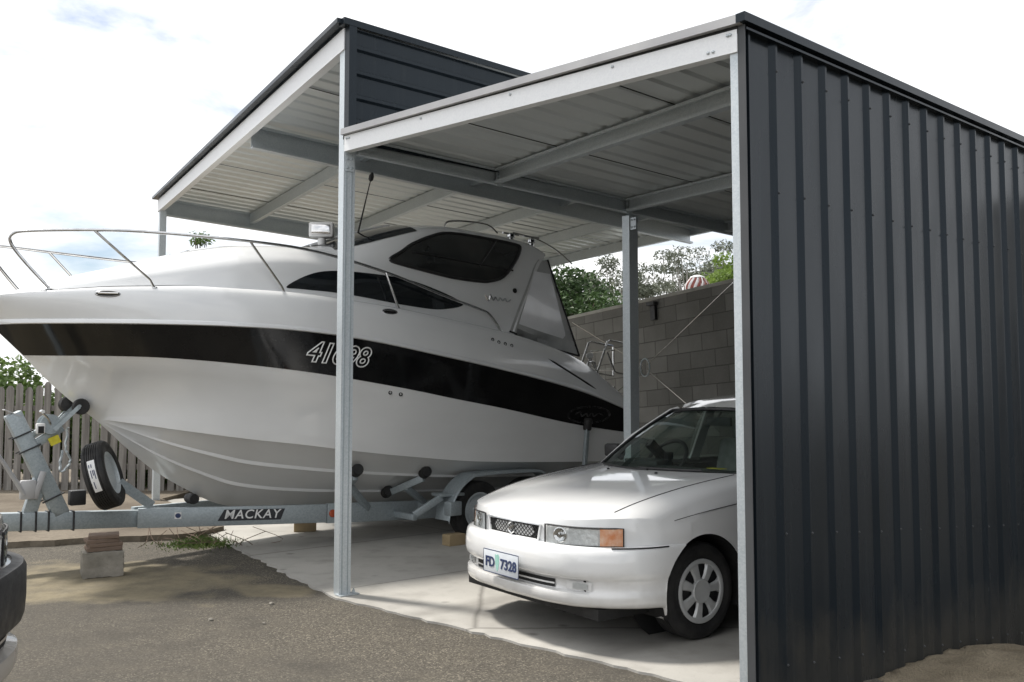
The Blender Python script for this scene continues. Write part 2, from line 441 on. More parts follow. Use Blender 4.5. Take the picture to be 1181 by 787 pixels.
# dirt strip behind a low earth edge, up to the paling fence
vg = chewed((-19, 3.75, 0), (-4.89, 9.1, 0), 60, .05) + chewed((-4.89, 9.1, 0), (-3.41, 9.66, 0), 14, .04) + chewed((-3.41, 9.66, 0), (-3.12, 10.3, 0), 6, .03) + [V(-4.95, 13.0, 0), V(-3.5, 40, 0), V(-60, 40, 0), V(-60, 3.75, 0)]
n = len(vg); sv = MB()
sv.add([p + V(0, 0, .06) for p in vg] + [p + V(0, 0, -.1) for p in vg], [tuple(range(n))] + [(i, (i + 1) % n, n + (i + 1) % n, n + i) for i in range(n)])
tag(sv.build('dirt_verge', dirt_material()), kind='structure')

# ------------------------------------------------------------------ carport
cp = thing('carport', 'two bay steel carport with white front beams and a ribbed charcoal side wall', 'carport', tuple(MX))
G, ZN, CL, FL = M_['galv'], M_['zinc'], M_['clad'], M_['flash']
def cpb(mb, name, mat, parent=None, **kw):
    return mb.build(name, mat, parent or cp, origin=MX, **kw)
UP = V(0, 0, 1)

# posts
m = MB(); m.chan(MX, MX + UP * 4.30, .105, .092, INL, up=EE, t=.012, lip=.018)
mp_ = cpb(m, 'post', G)
for k in (.022, .066):
    q = MB(); q.bar(MX - EE * .002 + INL * k, MX - EE * .002 + INL * k + UP * 3.33, .006, .008, up=EE); cpb(q, 'post_lip', M_['galv_dull'], mp_)
m = MB(); m.chan(RX - NN * .004, RX - NN * .004 + UP * 3.24, .10, .047, -FR, up=DD, lip=.014); cpb(m, 'post', G)
p = Wl(0, 7.1, 0); m = MB(); m.chan(p, p + UP * 4.15, .10, .09, INL, up=-EE); cpb(m, 'post', G)
p = Wr(3.2, -.02, 0); m = MB(); m.chan(p, p + UP * 3.28, .085, .125, DD, up=-FR, lip=.02); cpb(m, 'post', G)
for p, h in ((Wl(7.05, .05, 0), 4.0), (Wl(7.05, 7.05, 0), 4.0), (RX + DD * 5.62 - NN * .06, 3.25), (RX + DD * 2.8 - NN * .055, 3.25)):
    m = MB(); m.chan(p, p + UP * h, .10, .05, -FR, up=DD); cpb(m, 'post', G)
for p in (MX, RX - FR * .03, Wl(0, 7.1, 0)):                       # base cleats with bolts
    m = MB(); m.box(p + DD * .07 + UP * .020, (.16, .09, .008), Matrix.Rotation(atan2(DD.y, DD.x), 3, 'Z'))
    c = cpb(m, 'base_cleat', G)
    b = MB(); b.lathe([(.012, 0), (.012, .02), (.006, .02), (.006, .035)], p + DD * .125 + UP * .024, n=6); cpb(b, 'bolt', G, c)

# joint plates with bolts where beams meet the posts
for c, nrm, up_ in ((Wr(3.2, .035, 3.19), -DD, UP), (MX - EE * .004 + INL * .045 + UP * 3.26, -EE, UP), (Wr(1.5, .03, 3.36), NN, UP), (Wr(3.14, .03, 3.34), NN, UP)):
    q = MB(); sd = nrm.cross(up_).normalized(); q.extrude([(-.035, -.06), (.035, -.06), (.035, .06), (-.035, .06)], c, c + nrm * .006, sd, up_); pl_ = cpb(q, 'joint_plate', G)
    for a_, b_ in ((-.018, -.035), (.018, -.035), (-.018, .035), (.018, .035)):
        q = MB(); q.lathe([(.009, 0), (.009, .007), (.005, .009)], c + nrm * .006 + sd * a_ + up_ * b_, nrm, n=6); cpb(q, 'bolt', M_['galv_dull'], pl_)

# low bay: front beam, flashing, roof
def low_z(t): return -.032 * t
m = MB(); m.chan(Wr(-.012, .02, 3.345), Wr(-.012, WR - .002, 3.345 + low_z(WR)), .118, .06, INR, lip=.02)
fb = cpb(m, 'front_beam', M_['beamglare'])
for t in (.05, .08, .9, 1.75, 2.55, 3.17, 3.20, 3.285, 3.30):
    b = MB(); b.lathe([(.009, 0), (.009, .006), (.004, .009)], Wr(-.013, t, 3.345 + low_z(t) + (.095 if t < 3.15 or t > 3.25 else .03)), -INR, n=6); cpb(b, 'bolt', G, fb)
m = MB(); m.bar(Wr(-.012, .012, 3.490), Wr(-.012, WR + .03, 3.396), .06, .046); cpb(m, 'roof_flashing', FL)
m = MB(); m.bar(Wr(.014, 0, 3.462), Wr(.014, WR - .004, 3.462 + low_z(WR)), .05, .044); cpb(m, 'packer', M_['void'])
def ribbed(len_t, t0, pitch, rib, h, flat=.6):
    """(t, height) of a trapezoid sheet"""
    out = []; t = t0
    while t < len_t:
        out += [(t, 0), (t + pitch - rib, 0), (t + pitch - rib * .75, h), (t + pitch - rib * .25, h)]
        t += pitch
    return [(min(a, len_t), b) for a, b in out]
prof = ribbed(WR + .0, -.0, .232, .085, .016)
m = MB(); m.grid([[Wr(s, t, 3.478 + low_z(t) - .016 * s + z) for t, z in prof] for s in (0.01, 2.0, 4.0, 5.85)])
cpb(m, 'roof_sheet', ZN, solid=.0025)
for s in (1.5, 3.14, 4.7, 5.84):                                    # purlins run square to the bay, not along its skewed front
    zt = 3.470 - .016 * s; L = 3.30 if s < 6 else 3.2
    p0 = MX + DD * s - EE * .06; p1 = MX + DD * s - EE * L
    m = MB(); m.chan(p0 + UP * (zt - .125), p1 + UP * (zt - .125 + low_z(WR)), .122, .06, -INL, lip=.02); cpb(m, 'purlin', G)
m = MB(); m.chan(Wr(.1, .0, 3.335), Wr(5.9, .0, 3.335 - .09), .135, .05, FR, lip=.02); cpb(m, 'rafter', G)
m = MB(); m.chan(Wr(.1, WR - .055, 3.215), Wr(5.7, WR - .055, 3.215 - .06), .135, .05, -FR, lip=.02); cpb(m, 'rafter', G)
# sheet end laps seen from below
for t in (.95, 2.28):
    m = MB(); m.bar(Wr(.1, t, 3.474 + low_z(t)), Wr(5.8, t, 3.474 + low_z(t) - .09), .004, .006); cpb(m, 'sheet_lap', M_['void'])

# tall bay
ZT = 4.315
def tall_z(s): return ZT - .030 * s
m = MB(); m.chan(Wl(-.012, .0, 4.145), Wl(-.012, 7.14, 4.135), .165, .07, INL, lip=.022); fb2 = cpb(m, 'front_beam', M_['beamglare'])
m = MB(); m.bar(Wl(-.03, -.03, 4.348), Wl(-.03, 7.2, 4.338), .10, .036); cpb(m, 'roof_flashing', CL)
prof = ribbed(7.12, .02, .232, .085, .016)
m = MB(); m.grid([[Wl(s, t, tall_z(s) + .004 + z) for t, z in prof] for s in (.01, 2.4, 4.8, 7.25)])
cpb(m, 'roof_sheet', ZN, solid=.0025)
for s in (1.35, 2.9, 4.4, 5.8, 7.1):
    m = MB(); m.chan(Wl(s, .06, tall_z(s) - .155), Wl(s, 7.08, tall_z(s) - .155), .15, .065, INL, lip=.02); cpb(m, 'purlin', G)
for t, sd in ((2.75, -EE), (7.08, -EE), (.03, EE), (5.0, -EE)):
    if t == 5.0: continue
    m = MB(); m.chan(Wl(.07, t, tall_z(0) - (.285 if t < 7 else .238)), Wl(7.1, t, tall_z(7.1) - (.285 if t < 7 else .238)), .24, .075, sd, lip=.025); cpb(m, 'rafter', G)
for t in (1.4, 4.6, 6.1):
    m = MB(); m.bar(Wl(.1, t, tall_z(.1)), Wl(7.0, t, tall_z(7.0)), .004, .006); cpb(m, 'sheet_lap', M_['void'])
# ribbed infill wall between the two roofs
zz = []; z = 3.42
while z < 4.28:
    zz += [(z, 0.0), (z + .140, 0.0), (z + .155, .026), (z + .178, .026), (z + .192, 0.0)]
    z += .192
zz = [(min(a, 4.30), b) for a, b in zz]
m = MB(); m.grid([[MX + DD * s + NN * (.03 + h) + UP * z for z, h in zz] for s in (.055, 3.5, 7.1)])
cpb(m, 'infill_cladding', CL, solid=.002)
m = MB(); m.bar(MX + DD * .03 + NN * .035 + UP * 3.40, MX + DD * .03 + NN * .035 + UP * 4.315, .066, .068, up=NN); cpb(m, 'corner_flashing', CL)
m = MB(); m.bar(MX - DD * .05 + NN * .03 + UP * 4.34, MX + DD * 7.2 + NN * .03 + UP * 4.34, .085, .05); cpb(m, 'roof_flashing', CL)

# ribbed side wall
pitch = .240; sp = []; s = -.150
while s < 5.70:
    e = min(5.72, s + pitch)
    sp += [(s, 0.0), (s + .150, 0.0), (s + .165, .006), (s + .172, 0.0)] if False else [(s, 0.0), (s + .154, 0.0)]
    sp += [(s + .192, .022), (s + .208, .022)]
    s += pitch
sp.append((s, 0.0)); sp = [(max(.035, a), b) for a, b in sp if a > -.02]
SW = RX + NN * .006
def wall_bottom(s): return -.22 - .105 * s
m = MB(); m.grid([[SW + DD * s + NN * h + UP * (wall_bottom(s) + (3.385 - wall_bottom(s)) * k) for k in (0, .33, .66, 1)] for s, h in sp])
sc_ = cpb(m, 'side_cladding', CL, solid=.002)
# little pleats that stiffen each pan
k = 0; s = .090
while s < 5.65:
    for f in ():
        m = MB(); m.bar(SW + DD * (s + f) + NN * .001 + UP * (wall_bottom(s) + .01), SW + DD * (s + f) + NN * .001 + UP * 3.35, .012, .006, up=NN); cpb(m, 'pan_pleat', CL, sc_)
    for z in (.125 - .105 * s, .78 - .07 * s, 2.55, 3.20):
        q = MB(); q.lathe([(.007, -.004), (.007, .003), (.0045, .004), (.0045, .007), (.002, .008)], SW + DD * (s + .200 + random.uniform(-.006, .006)) + NN * .022 + UP * (z + random.uniform(-.006, .006)), NN, n=6); cpb(q, 'screw', M_['trimlit'], sc_)
    s += pitch
m = MB(); m.bar(SW + DD * .030 + NN * .0 + UP * -.25, SW + DD * .030 + UP * 3.35, .010, .070, up=DD)
cpb(m, 'corner_flashing', CL)
m = MB(); m.bar(SW - DD * .004 + NN * .013 + UP * -.25, SW - DD * .004 + NN * .013 + UP * 3.37, .044, .006, up=DD); cpb(m, 'corner_flashing', M_['trimlit'])
m = MB(); m.bar(SW - DD * .042 + NN * .034 + UP * 3.397, SW + DD * 5.85 + NN * .034 + UP * 3.415, .055, .046); cpb(m, 'roof_flashing', CL)
m = MB(); m.bar(SW - DD * .0 + NN * .018 + UP * 3.350, SW + DD * 5.75 + NN * .018 + UP * 3.366, .050, .012); cpb(m, 'edge_trim', CL)

# ----------------------------------------------------------- crossed wires
bw = thing('bracing_wire', 'pair of thin steel wires crossing in front of the block wall at a small ring', 'wire', (1.948, 13.322, 0))
def wire(a, b, r=.008):
    w = MB(); w.tube([a, b], r, 6); w.build('wire', M_['stainless'], bw, origin=(1.948, 13.322, 0))
wire((.983, 14.807, 2.713), (1.92, 13.365, 1.95)); wire((1.975, 13.28, 1.885), (2.75, 12.09, 1.03))
wire((2.894, 11.866, 2.985), (1.975, 13.28, 1.965)); wire((1.92, 13.365, 1.885), (.9, 14.93, .9))
w = MB(); rr = [V(0, cos(a) * .10, sin(a) * .13) for a in [2 * pi * i / 16 for i in range(17)]]
w.tube([Matrix.Rotation(radians(33), 3, 'Z') @ p + V(0, 0, 1.925) for p in rr], .012, 6, caps=False); w.build('ring', M_['galv_dull'], bw)

# ---------------------------------------------------------------- block wall
def block_material():
    m = NT('grey_blockwork')
    tc = m.n('ShaderNodeTexCoord'); sp = m.n('ShaderNodeSeparateXYZ'); m.l(tc.outputs['Object'], sp.inputs[0])
    cb = m.n('ShaderNodeCombineXYZ'); m.l(sp.outputs[0], cb.inputs[0]); m.l(sp.outputs[2], cb.inputs[1])
    br = m.n('ShaderNodeTexBrick'); br.offset = .5
    for k, v in (('Scale', 1.0), ('Mortar Size', .007), ('Mortar Smooth', .3), ('Bias', 0.0), ('Brick Width', .40 * 1.19), ('Row Height', .20 * 1.19)): br.inputs[k].default_value = v
    br.inputs['Color1'].default_value = (.175, .172, .160, 1); br.inputs['Color2'].default_value = (.285, .28, .262, 1); br.inputs['Mortar'].default_value = (.13, .128, .118, 1)
    m.l(cb.outputs[0], br.inputs['Vector'])
    n1 = m.noise(tc.outputs['Object'], 1.3, 5); n2 = m.noise(tc.outputs['Object'], 45, 3)
    base = m.mix(m.ramp(n1, [(.4, 0.0), (.7, .55)]), br.outputs['Color'], (.11, .108, .098))
    base = m.mix(m.ramp(n2, [(.5, 0.0), (.8, .3)]), base, (.32, .31, .28))
    m.set(base=base, rough=.95, spec=.2)
    h = m.math('ADD', m.math('MULTIPLY', br.outputs['Fac'], -1.2), m.math('MULTIPLY', n2, .3)); m.bump(h, .8, .012)
    return m.m
bwl = thing('block_wall', 'grey concrete block wall with pale top edge behind the car', 'wall', (2.708, 12.482, 0))
bwl.rotation_euler = (0, -.062, atan2(-.839, .545))
m = MB(); m.box((-2.5, .1, .9), (18, .2, 4.18)); m.build('blockwork', block_material(), bwl)
m = MB(); m.box((-2.5, .1, 3.015), (18.02, .215, .05)); m.build('coping', M_['coping'], bwl, bevel=.008)
# dark bracket bolted near the top of the wall
br = MB(); br.box((-.92, -.03, 2.80), (.10, .05, .22)); br.box((-.92, -.05, 2.93), (.16, .09, .05)); tag(br.build('wall_bracket', M_['plastic'], bwl))

# ---------------------------------------------------------------- sand heap
def sand_heap():
    c = RX + DD * 2.45 + NN * .62; mb = MB(); rows = []
    rnd = random.Random(3); ph = [rnd.uniform(0, 6) for _ in range(8)]
    for i in range(26):
        r = i / 25 * 1.35; row = []
        for k in range(73):
            a = 2 * pi * k / 72
            rx = r * (1.0 + .10 * sin(2 * a + ph[0]) + .06 * sin(5 * a + ph[1])); p = c + V(rx * cos(a) * 1.0, rx * sin(a), 0)
            q = p - RX; n = q.dot(NN)
            if n < .004: p = p - NN * (n - .004)
            h = .24 * max(0, 1 - (r / 1.35)) ** .9 * (1 if r > .25 else 1 - .25 * (1 - r / .25) ** 2)
            h += .012 * sin(p.x * 17 + ph[2]) * sin(p.y * 15 + ph[3]) + .006 * sin(p.x * 41 + ph[4]) * sin(p.y * 37 + ph[5])
            row.append(V(p.x, p.y, ground_h(p.x, p.y) - .03 + max(h, 0 if i < 25 else -.03)))
        rows.append(row)
    mb.grid(rows)
    mt = NT('builders_sand'); vec = mt.coord(); a = mt.noise(vec, 6, 5); b = mt.noise(vec, 90, 3)
    mt.set(base=mt.mix(mt.ramp(b, [(.4, 0.0), (.7, .6)]), mt.ramp(a, [(.3, (.20, .165, .115)), (.7, (.33, .28, .20))]), (.11, .09, .065)), rough=.95, spec=.2)
    mt.bump(mt.math('ADD', a, b), .8, .02)
    tag(mb.build('sand_heap', mt.m, smooth=True, angle=80, merge=.0005), 'heap of damp grey brown sand against the charcoal ribbed wall', 'sand heap')
sand_heap()
# ------------------------------------------------------------------ boat
# local frame: x forward along the keel, y to port, z up
BO = V(-1.37, 10.17, 0); BR = atan2(-cos(radians(50)), -sin(radians(50)))
boat = thing('motorboat', 'white cabin cruiser with broad black hull band and tinted side windows', 'boat', tuple(BO), BR)

KEEL = [(-2.75, .24), (-1, .27), (0, .30), (1, .335), (1.5, .37), (1.9, .44), (2.28, .625), (2.58, .82), (2.81, 1.02), (3.05, 1.25), (3.33, 1.48), (3.5, 1.64), (3.69, 1.84), (3.86, 2.01), (4.03, 2.165), (4.14, 2.28)]
CHN = [(-2.75, 1.10, .73), (-1.7, 1.12, .76), (-.4, 1.11, .82), (.5, 1.08, .91), (1.2, 1.02, 1.0), (1.5, .97, 1.045), (2.0, .83, 1.11), (2.5, .57, 1.19), (2.8, .31, 1.245), (3.05, .03, 1.29)]
SBT = [(-2.75, 1.16, 1.05), (-1.75, 1.20, 1.175), (-.6, 1.22, 1.375), (0, 1.22, 1.47), (.5, 1.215, 1.555), (1.1, 1.19, 1.645), (1.5, 1.16, 1.70), (2, 1.08, 1.755), (2.5, .93, 1.80), (2.9, .72, 1.825), (3.2, .52, 1.832), (3.5, .24, 1.835), (3.69, .01, 1.84)]
STP = [(-2.75, 1.20, 1.28), (-1.75, 1.24, 1.555), (-.6, 1.26, 1.77), (.3, 1.26, 1.91), (1, 1.25, 2.01), (1.5, 1.23, 2.06), (2, 1.17, 2.085), (2.5, 1.07, 2.09), (2.9, .92, 2.09), (3.2, .75, 2.09), (3.5, .52, 2.09), (3.8, .24, 2.09), (3.95, .01, 2.09)]
EDG = [(-2.75, 1.05, 1.46), (-2.4, 1.07, 1.66), (-2.0, 1.10, 1.87), (-1.5, 1.12, 2.03), (-.8, 1.14, 2.17), (0, 1.15, 2.275), (.5, 1.15, 2.335), (1, 1.14, 2.38), (1.75, 1.10, 2.425), (2.5, .99, 2.425), (2.95, .87, 2.40), (3.2, .77, 2.385), (3.5, .60, 2.355), (3.8, .38, 2.325), (4.0, .18, 2.30), (4.12, .012, 2.285)]
U0, U1 = -2.7, 4.12
def kz(u): return catmull(KEEL, u)[0]
def pt(P, u):
    v, w = catmull(P, u)
    if u > P[-1][0]: return None
    return v, w
def hull_section(u):
    """half section from keel to gunwale, a constant number of (v, w) points"""
    K = (0.0, kz(u))
    c = pt(CHN, u); b = pt(SBT, u); s = pt(STP, u); e = catmull(EDG, u)
    eps = (.004, K[1] + .002)
    pts = [K]
    if c:
        def on(f): return (c[0] * f, K[1] + (c[1] - K[1]) * (f ** 1.12))
        for f in (.18, .34): pts.append(on(f))
        for f in (.36, .68):
            q = on(f); st = min(.04, c[0] * .05)
            pts += [q, (q[0] + st, q[1] - .002), (q[0] + st + .003, on(min(.97, f + st / max(c[0], .05)))[1])]
            pts.append(on(f + .16))
        ch = max(.0, min(1, c[0] / .5))
        pts += [on(.955), (c[0] + .012 * ch, c[1] - .004), (c[0] + .03 * ch, c[1] + .075 * ch + .01), (c[0] + .034 * ch, c[1] + .11 * ch + .012)]
        low = pts[-1]
    else:
        pts += [eps] * 14; low = eps
    n0 = len(pts)
    if b:
        fl = .10 * max(0, min(1, (u - .5) / 2.2)) * min(1, b[0] / .5)
        for f in (.25, .5, .75):
            x = low[0] + (b[0] - low[0]) * f - fl * sin(pi * f) * .6; pts.append((max(.003, x), low[1] + (b[1] - low[1]) * f))
        pts.append(b); low = b
    else: pts += [eps] * 4; low = eps
    if s:
        for f in (.33, .66): pts.append((low[0] + (s[0] - low[0]) * f, low[1] + (s[1] - low[1]) * f))
        pts.append(s); low = s
        lipw = .022 * min(1, s[0] / .3)
        pts += [(s[0] + lipw, s[1] + .006), (s[0] + lipw, s[1] + .030), (s[0] + lipw * .4, s[1] + .042)]
        low = pts[-1]
    else: pts += [eps] * 6; low = eps
    for f in (.25, .5, .72, .88):
        bow = .05 * min(1, e[0] / .4) * sin(pi * f)
        pts.append((low[0] + (e[0] - low[0]) * f + bow * .5, low[1] + (e[1] - low[1]) * f))
    pts += [(e[0] - .01 * min(1, e[0] / .2), e[1]), (e[0] * (1 - .035), e[1] + .012), (e[0] * .86, e[1] + .02)]
    return pts
def side_v(sec, w):
    """half breadth of a section at height w on the outside"""
    best = None
    for a, b in zip(sec, sec[1:]):
        if (a[1] - w) * (b[1] - w) <= 0 and abs(a[1] - b[1]) > 1e-6:
            v = a[0] + (b[0] - a[0]) * (w - a[1]) / (b[1] - a[1])
            best = v if best is None else max(best, v)
    return best if best is not None else max(sec, key=lambda p: -abs(p[1] - w))[0]
def hull_v(u, w): return side_v(hull_section(u), w)

us = [U0 + (U1 - U0) * i / 110 for i in range(111)]
secs = [hull_section(u) for u in us]
m = MB()
rows = [[V(u, v, w) for v, w in sec[::-1]] + [V(u, -v, w) for v, w in sec[1:]] for u, sec in zip(us, secs)]
m.grid(rows)
tr = rows[0]; m.add(tr, [tuple(range(len(tr)))])                                       # transom
hull = m.build('hull', M_['gel_low'], boat, smooth=True, angle=32, merge=.0008)
NS = len(secs[0])
# white topsides (deck moulding) over the band are a separate moulding of the same skin
iS = NS - 10                                                                            # index of the ledge top
def strip(name, i0, i1, off, mat, parent, ulo=U0, uhi=9):
    for sg in (1, -1):
        r = []
        for u, sec in zip(us, secs):
            if u < ulo or u > uhi: continue
            r.append([V(u, sg * (v + off if v > .005 else v), w) for v, w in sec[i0:i1]])
        q = MB(); q.grid(r); q.build(name, mat, parent, smooth=True, angle=50, merge=.0003)
ib = 18                                                                                 # index of band bottom: 14 + 4
strip('hull_band', ib, ib + 4, .0035, M_['black'], hull)
strip('rub_rail', ib + 3, ib + 7, .004, M_['gel'], hull)
m = MB()
for sg in (1, -1):
    m.grid([[V(u, sg * (v + .003), w + (.002 if i > 4 else 0)) for i, (v, w) in enumerate(sec[ib + 6:])] for u, sec in zip(us, secs)])
m.build('deck_moulding', M_['gel'], boat, smooth=True, angle=50, merge=.0003)
# rounded bow cap
m = MB(); m.lathe([(.0, -.05), (.03, -.04), (.05, 0), (.045, .03), (0, .045)], (4.09, 0, 2.275), n=16); m.build('bow_fitting', M_['stainless'], boat, smooth=True)

# deck under the cabin and cockpit sole
m = MB(); m.grid([[V(u, catmull(EDG, u)[0] * k, catmull(EDG, u)[1] + .018 + .05 * (1 - k * k) * min(1, catmull(EDG, u)[0])) for k in (-.87, -.5, 0, .5, .87)] for u in us if u > -1.0]); m.build('foredeck', M_['gel'], boat, smooth=True)
m = MB(); m.grid([[V(u, y, 1.25) for y in (-1.0, 0, 1.0)] for u in (-2.68, -1.8, -1.0)]); m.build('cockpit_sole', M_['gel'], boat)
m = MB()
for sg in (1, -1): m.grid([[V(u, sg * catmull(EDG, u)[0] * .86, catmull(EDG, u)[1] + .02), V(u, sg * catmull(EDG, u)[0] * .80, 1.25)] for u in [-2.68 + .06 * i for i in range(29)]])
m.grid([[V(-2.66, y, 1.48), V(-2.62, y, 1.25)] for y in (-1.0, 0, 1.0)]); m.build('cockpit_lining', M_['gel'], boat, smooth=True)

# superstructure --------------------------------------------------------
CAB = [(-1.8, .98, 2.05, .92, 2.45, .80, 3.10, 3.24), (-1.4, 1.0, 2.12, .94, 2.55, .80, 3.245, 3.37), (-.9, 1.0, 2.19, .95, 2.6, .80, 3.285, 3.40), (-.35, 1.0, 2.26, .95, 2.68, .80, 3.295, 3.41), (.1, 1.0, 2.31, .95, 2.72, .82, 3.215, 3.375), (.45, 1.0, 2.345, .95, 2.73, .81, 3.10, 3.29),
       (.8, 1.0, 2.38, .95, 2.74, .79, 2.99, 3.16), (1.15, 1.0, 2.42, .94, 2.72, .75, 2.92, 3.03), (1.6, .98, 2.45, .92, 2.72, .70, 2.91, 2.965), (2.0, .95, 2.455, .88, 2.69, .68, 2.87, 2.93), (2.5, .87, 2.445, .80, 2.61, .63, 2.76, 2.82),
       (2.95, .74, 2.42, .68, 2.53, .54, 2.63, 2.67), (3.4, .55, 2.375, .50, 2.44, .40, 2.50, 2.53), (3.7, .38, 2.34, .34, 2.37, .26, 2.40, 2.42), (3.95, .12, 2.305, .10, 2.31, .06, 2.315, 2.32)]
def cab_section(u):
    vb, wb, v1, w1, v2, w2, wt = catmull(CAB, u)
    ctl = [(0, vb, wb - .02), (1, v1, w1), (2, v2, w2 - .02), (2.45, v2 * .84, w2 + (wt - w2) * .42), (3.2, v2 * .45, w2 + (wt - w2) * .86), (4, 0.0, wt)]
    return [catmull(ctl, 4 * i / 24) for i in range(25)]
REAR = [(2.0, -.98), (2.2, -.98), (2.45, -1.12), (2.7, -1.28), (3.0, -1.46), (3.15, -1.62), (3.3, -1.80)]     # curved aft edge of the cabin sides
def rear_u(w): return lerp(REAR, w)[0]
cu_ = [3.95 + (-1.8 - 3.95) * i / 120 for i in range(121)]
def cab_pt(u, i):
    """skin point i of station u; aft of u=0 stations are squeezed onto the curved rear edge"""
    sec = cab_section(u)
    if u < 0:
        sec2 = sec
        for _ in range(6):
            uu = u * (rear_u(sec2[i][1]) / -1.8); sec2 = cab_section(uu)
        return uu, sec2[i][0], sec2[i][1]
    return u, sec[i][0], sec[i][1]
rows = []
for u in cu_:
    L = [cab_pt(u, i) for i in range(25)]
    rows.append([V(a, b, c) for a, b, c in L] + [V(a, -b, c) for a, b, c in L[::-1][1:]])
m = MB(); m.grid(rows); cabin = m.build('cabin', M_['gel'], boat, smooth=True, angle=50, merge=.0005, solid=.02)
def cab_v(u, w):
    sec = cab_section(u); best = .8
    for a, b in zip(sec, sec[1:]):
        if (a[1] - w) * (b[1] - w) <= 0 and abs(a[1] - b[1]) > 1e-6: best = a[0] + (b[0] - a[0]) * (w - a[1]) / (b[1] - a[1]); break
    return best
def cab_w(u, v):
    sec = cab_section(u)
    for a, b in zip(sec[::-1], sec[::-1][1:]):
        if a[0] <= abs(v) <= b[0]: return a[1] + (b[1] - a[1]) * (abs(v) - a[0]) / max(1e-6, b[0] - a[0])
    return sec[-1][1]

def side_patch(name, outline, mat, parent, off=.006, surf=cab_v, sides=(1, -1), rings=7, thick=0, raw=False):
    """window or decal that follows the skin: closed (u, w) outline filled ring by ring"""
    n = len(outline); cu, cw = sum(p[0] for p in outline) / n, sum(p[1] for p in outline) / n
    out = []
    for sg in sides:
        q = MB(); vs = []
        for r in range(rings):
            k = 1 - r / rings
            for u, w in outline:
                a, b = cu + (u - cu) * k, cw + (w - cw) * k; vs.append(V(a, sg * (surf(a, b) + off), b))
        vs.append(V(cu, sg * (surf(cu, cw) + off), cw))
        if off > .005:
            vs += [V(u, sg * (surf(u, w) - .01), w) for u, w in outline]
        fs = [(r * n + i, r * n + (i + 1) % n, (r + 1) * n + (i + 1) % n, (r + 1) * n + i) for r in range(rings - 1) for i in range(n)]
        fs += [((rings - 1) * n + i, (rings - 1) * n + (i + 1) % n, rings * n) for i in range(n)]
        if off > .005: fs += [(i, (i + 1) % n, rings * n + 1 + (i + 1) % n, rings * n + 1 + i) for i in range(n)]
        q.add(vs, fs); out.append(q.build(name, mat, parent, smooth=True, angle=45))
    return out
def edge_tube(name, outline, r, mat, parent, off=.006, surf=cab_v, sides=(1, -1)):
    for sg in sides:
        q = MB(); o2 = outline + [outline[0]]
        q.tube([V(u, sg * (surf(u, w) + off), w) for u, w in o2], r, 6, caps=False); q.build(name, mat, parent, smooth=True)
def closed_smooth(pts, m=5):
    n = len(pts); out = []
    for i in range(n):
        p0, p1, p2, p3 = [V(*pts[(i + k) % n], 0) for k in (-1, 0, 1, 2)]
        for k in range(m):
            t = k / m; q = .5 * ((2 * p1) + (p2 - p0) * t + (2 * p0 - 5 * p1 + 4 * p2 - p3) * t * t + (3 * p1 - p0 - 3 * p2 + p3) * t**3); out.append((q.x, q.y))
    return out
# boat windows, fittings -------------------------------------------------
TRUNKWIN = closed_smooth([(1.729, 2.496), (1.543, 2.61), (1.325, 2.679), (0.98, 2.701), (0.431, 2.679), (0.029, 2.594), (-0.269, 2.492), (-0.25, 2.442), (-0.069, 2.404), (0.12, 2.39), (0.522, 2.415), (0.998, 2.462), (1.3, 2.48), (1.6, 2.486)], 4)
SIDEWIN = closed_smooth([(0.582, 2.868), (0.42, 2.97), (0.269, 3.072), (0.0, 3.19), (-0.226, 3.245), (-0.694, 3.245), (-1.15, 3.222), (-1.205, 3.17), (-1.082, 3.0), (-0.89, 2.82), (-0.704, 2.755), (-0.537, 2.738), (-0.162, 2.749), (0.189, 2.792), (0.455, 2.83)], 3)
side_patch('trunk_window', TRUNKWIN, M_['tint'], cabin, .005)
wins = side_patch('side_window', SIDEWIN, M_['smoke'], cabin, .008)
for w_, sg in zip(wins, (1, -1)):
    q = MB(); o2 = SIDEWIN + [SIDEWIN[0]]
    q.tube([V(u, sg * (cab_v(u, w) + .008), w) for u, w in o2], .018, 6, caps=False); q.build('window_frame', M_['plastic'], w_, smooth=True)
    for a, b in (((.30, 2.975), (-1.04, 2.905)), ((-.55, 2.905), (-.86, 3.235))):
        q = MB(); q.tube([V(a[0] + (b[0] - a[0]) * k / 8, sg * (cab_v(a[0] + (b[0] - a[0]) * k / 8, a[1] + (b[1] - a[1]) * k / 8) + .010), a[1] + (b[1] - a[1]) * k / 8) for k in range(9)], .011, 6); q.build('window_bar', M_['plastic'], w_, smooth=True)
# raked windscreen on the front of the hardtop
m = MB(); rr = []
for i in range(12):
    u = 1.10 - i * .085; hv = .715 + .06 * (i / 11)
    rr.append([V(u, hv * (k / 8 - 1), cab_w(u, hv * (k / 8 - 1)) + .008) for k in range(17)])
m.grid(rr); ws = m.build('windscreen', M_['tint'], cabin, smooth=True)
for k0 in (-.24, .24):
    q = MB(); q.tube([V(1.10 - i * .085, (.66 + .09 * i / 11) * k0 * 1.3, cab_w(1.10 - i * .085, (.66 + .09 * i / 11) * k0 * 1.3) + .012) for i in range(12)], .014, 6); q.build('window_bar', M_['gel'], ws, smooth=True)
# skylight hatch on the trunk
m = MB(); m.grid([[V(2.35 - i * .06, (k / 6 - 1) * .26, cab_w(2.35 - i * .06, (k / 6 - 1) * .26) + .015) for k in range(13)] for i in range(9)]); m.build('deck_hatch', M_['tint'], cabin, smooth=True)

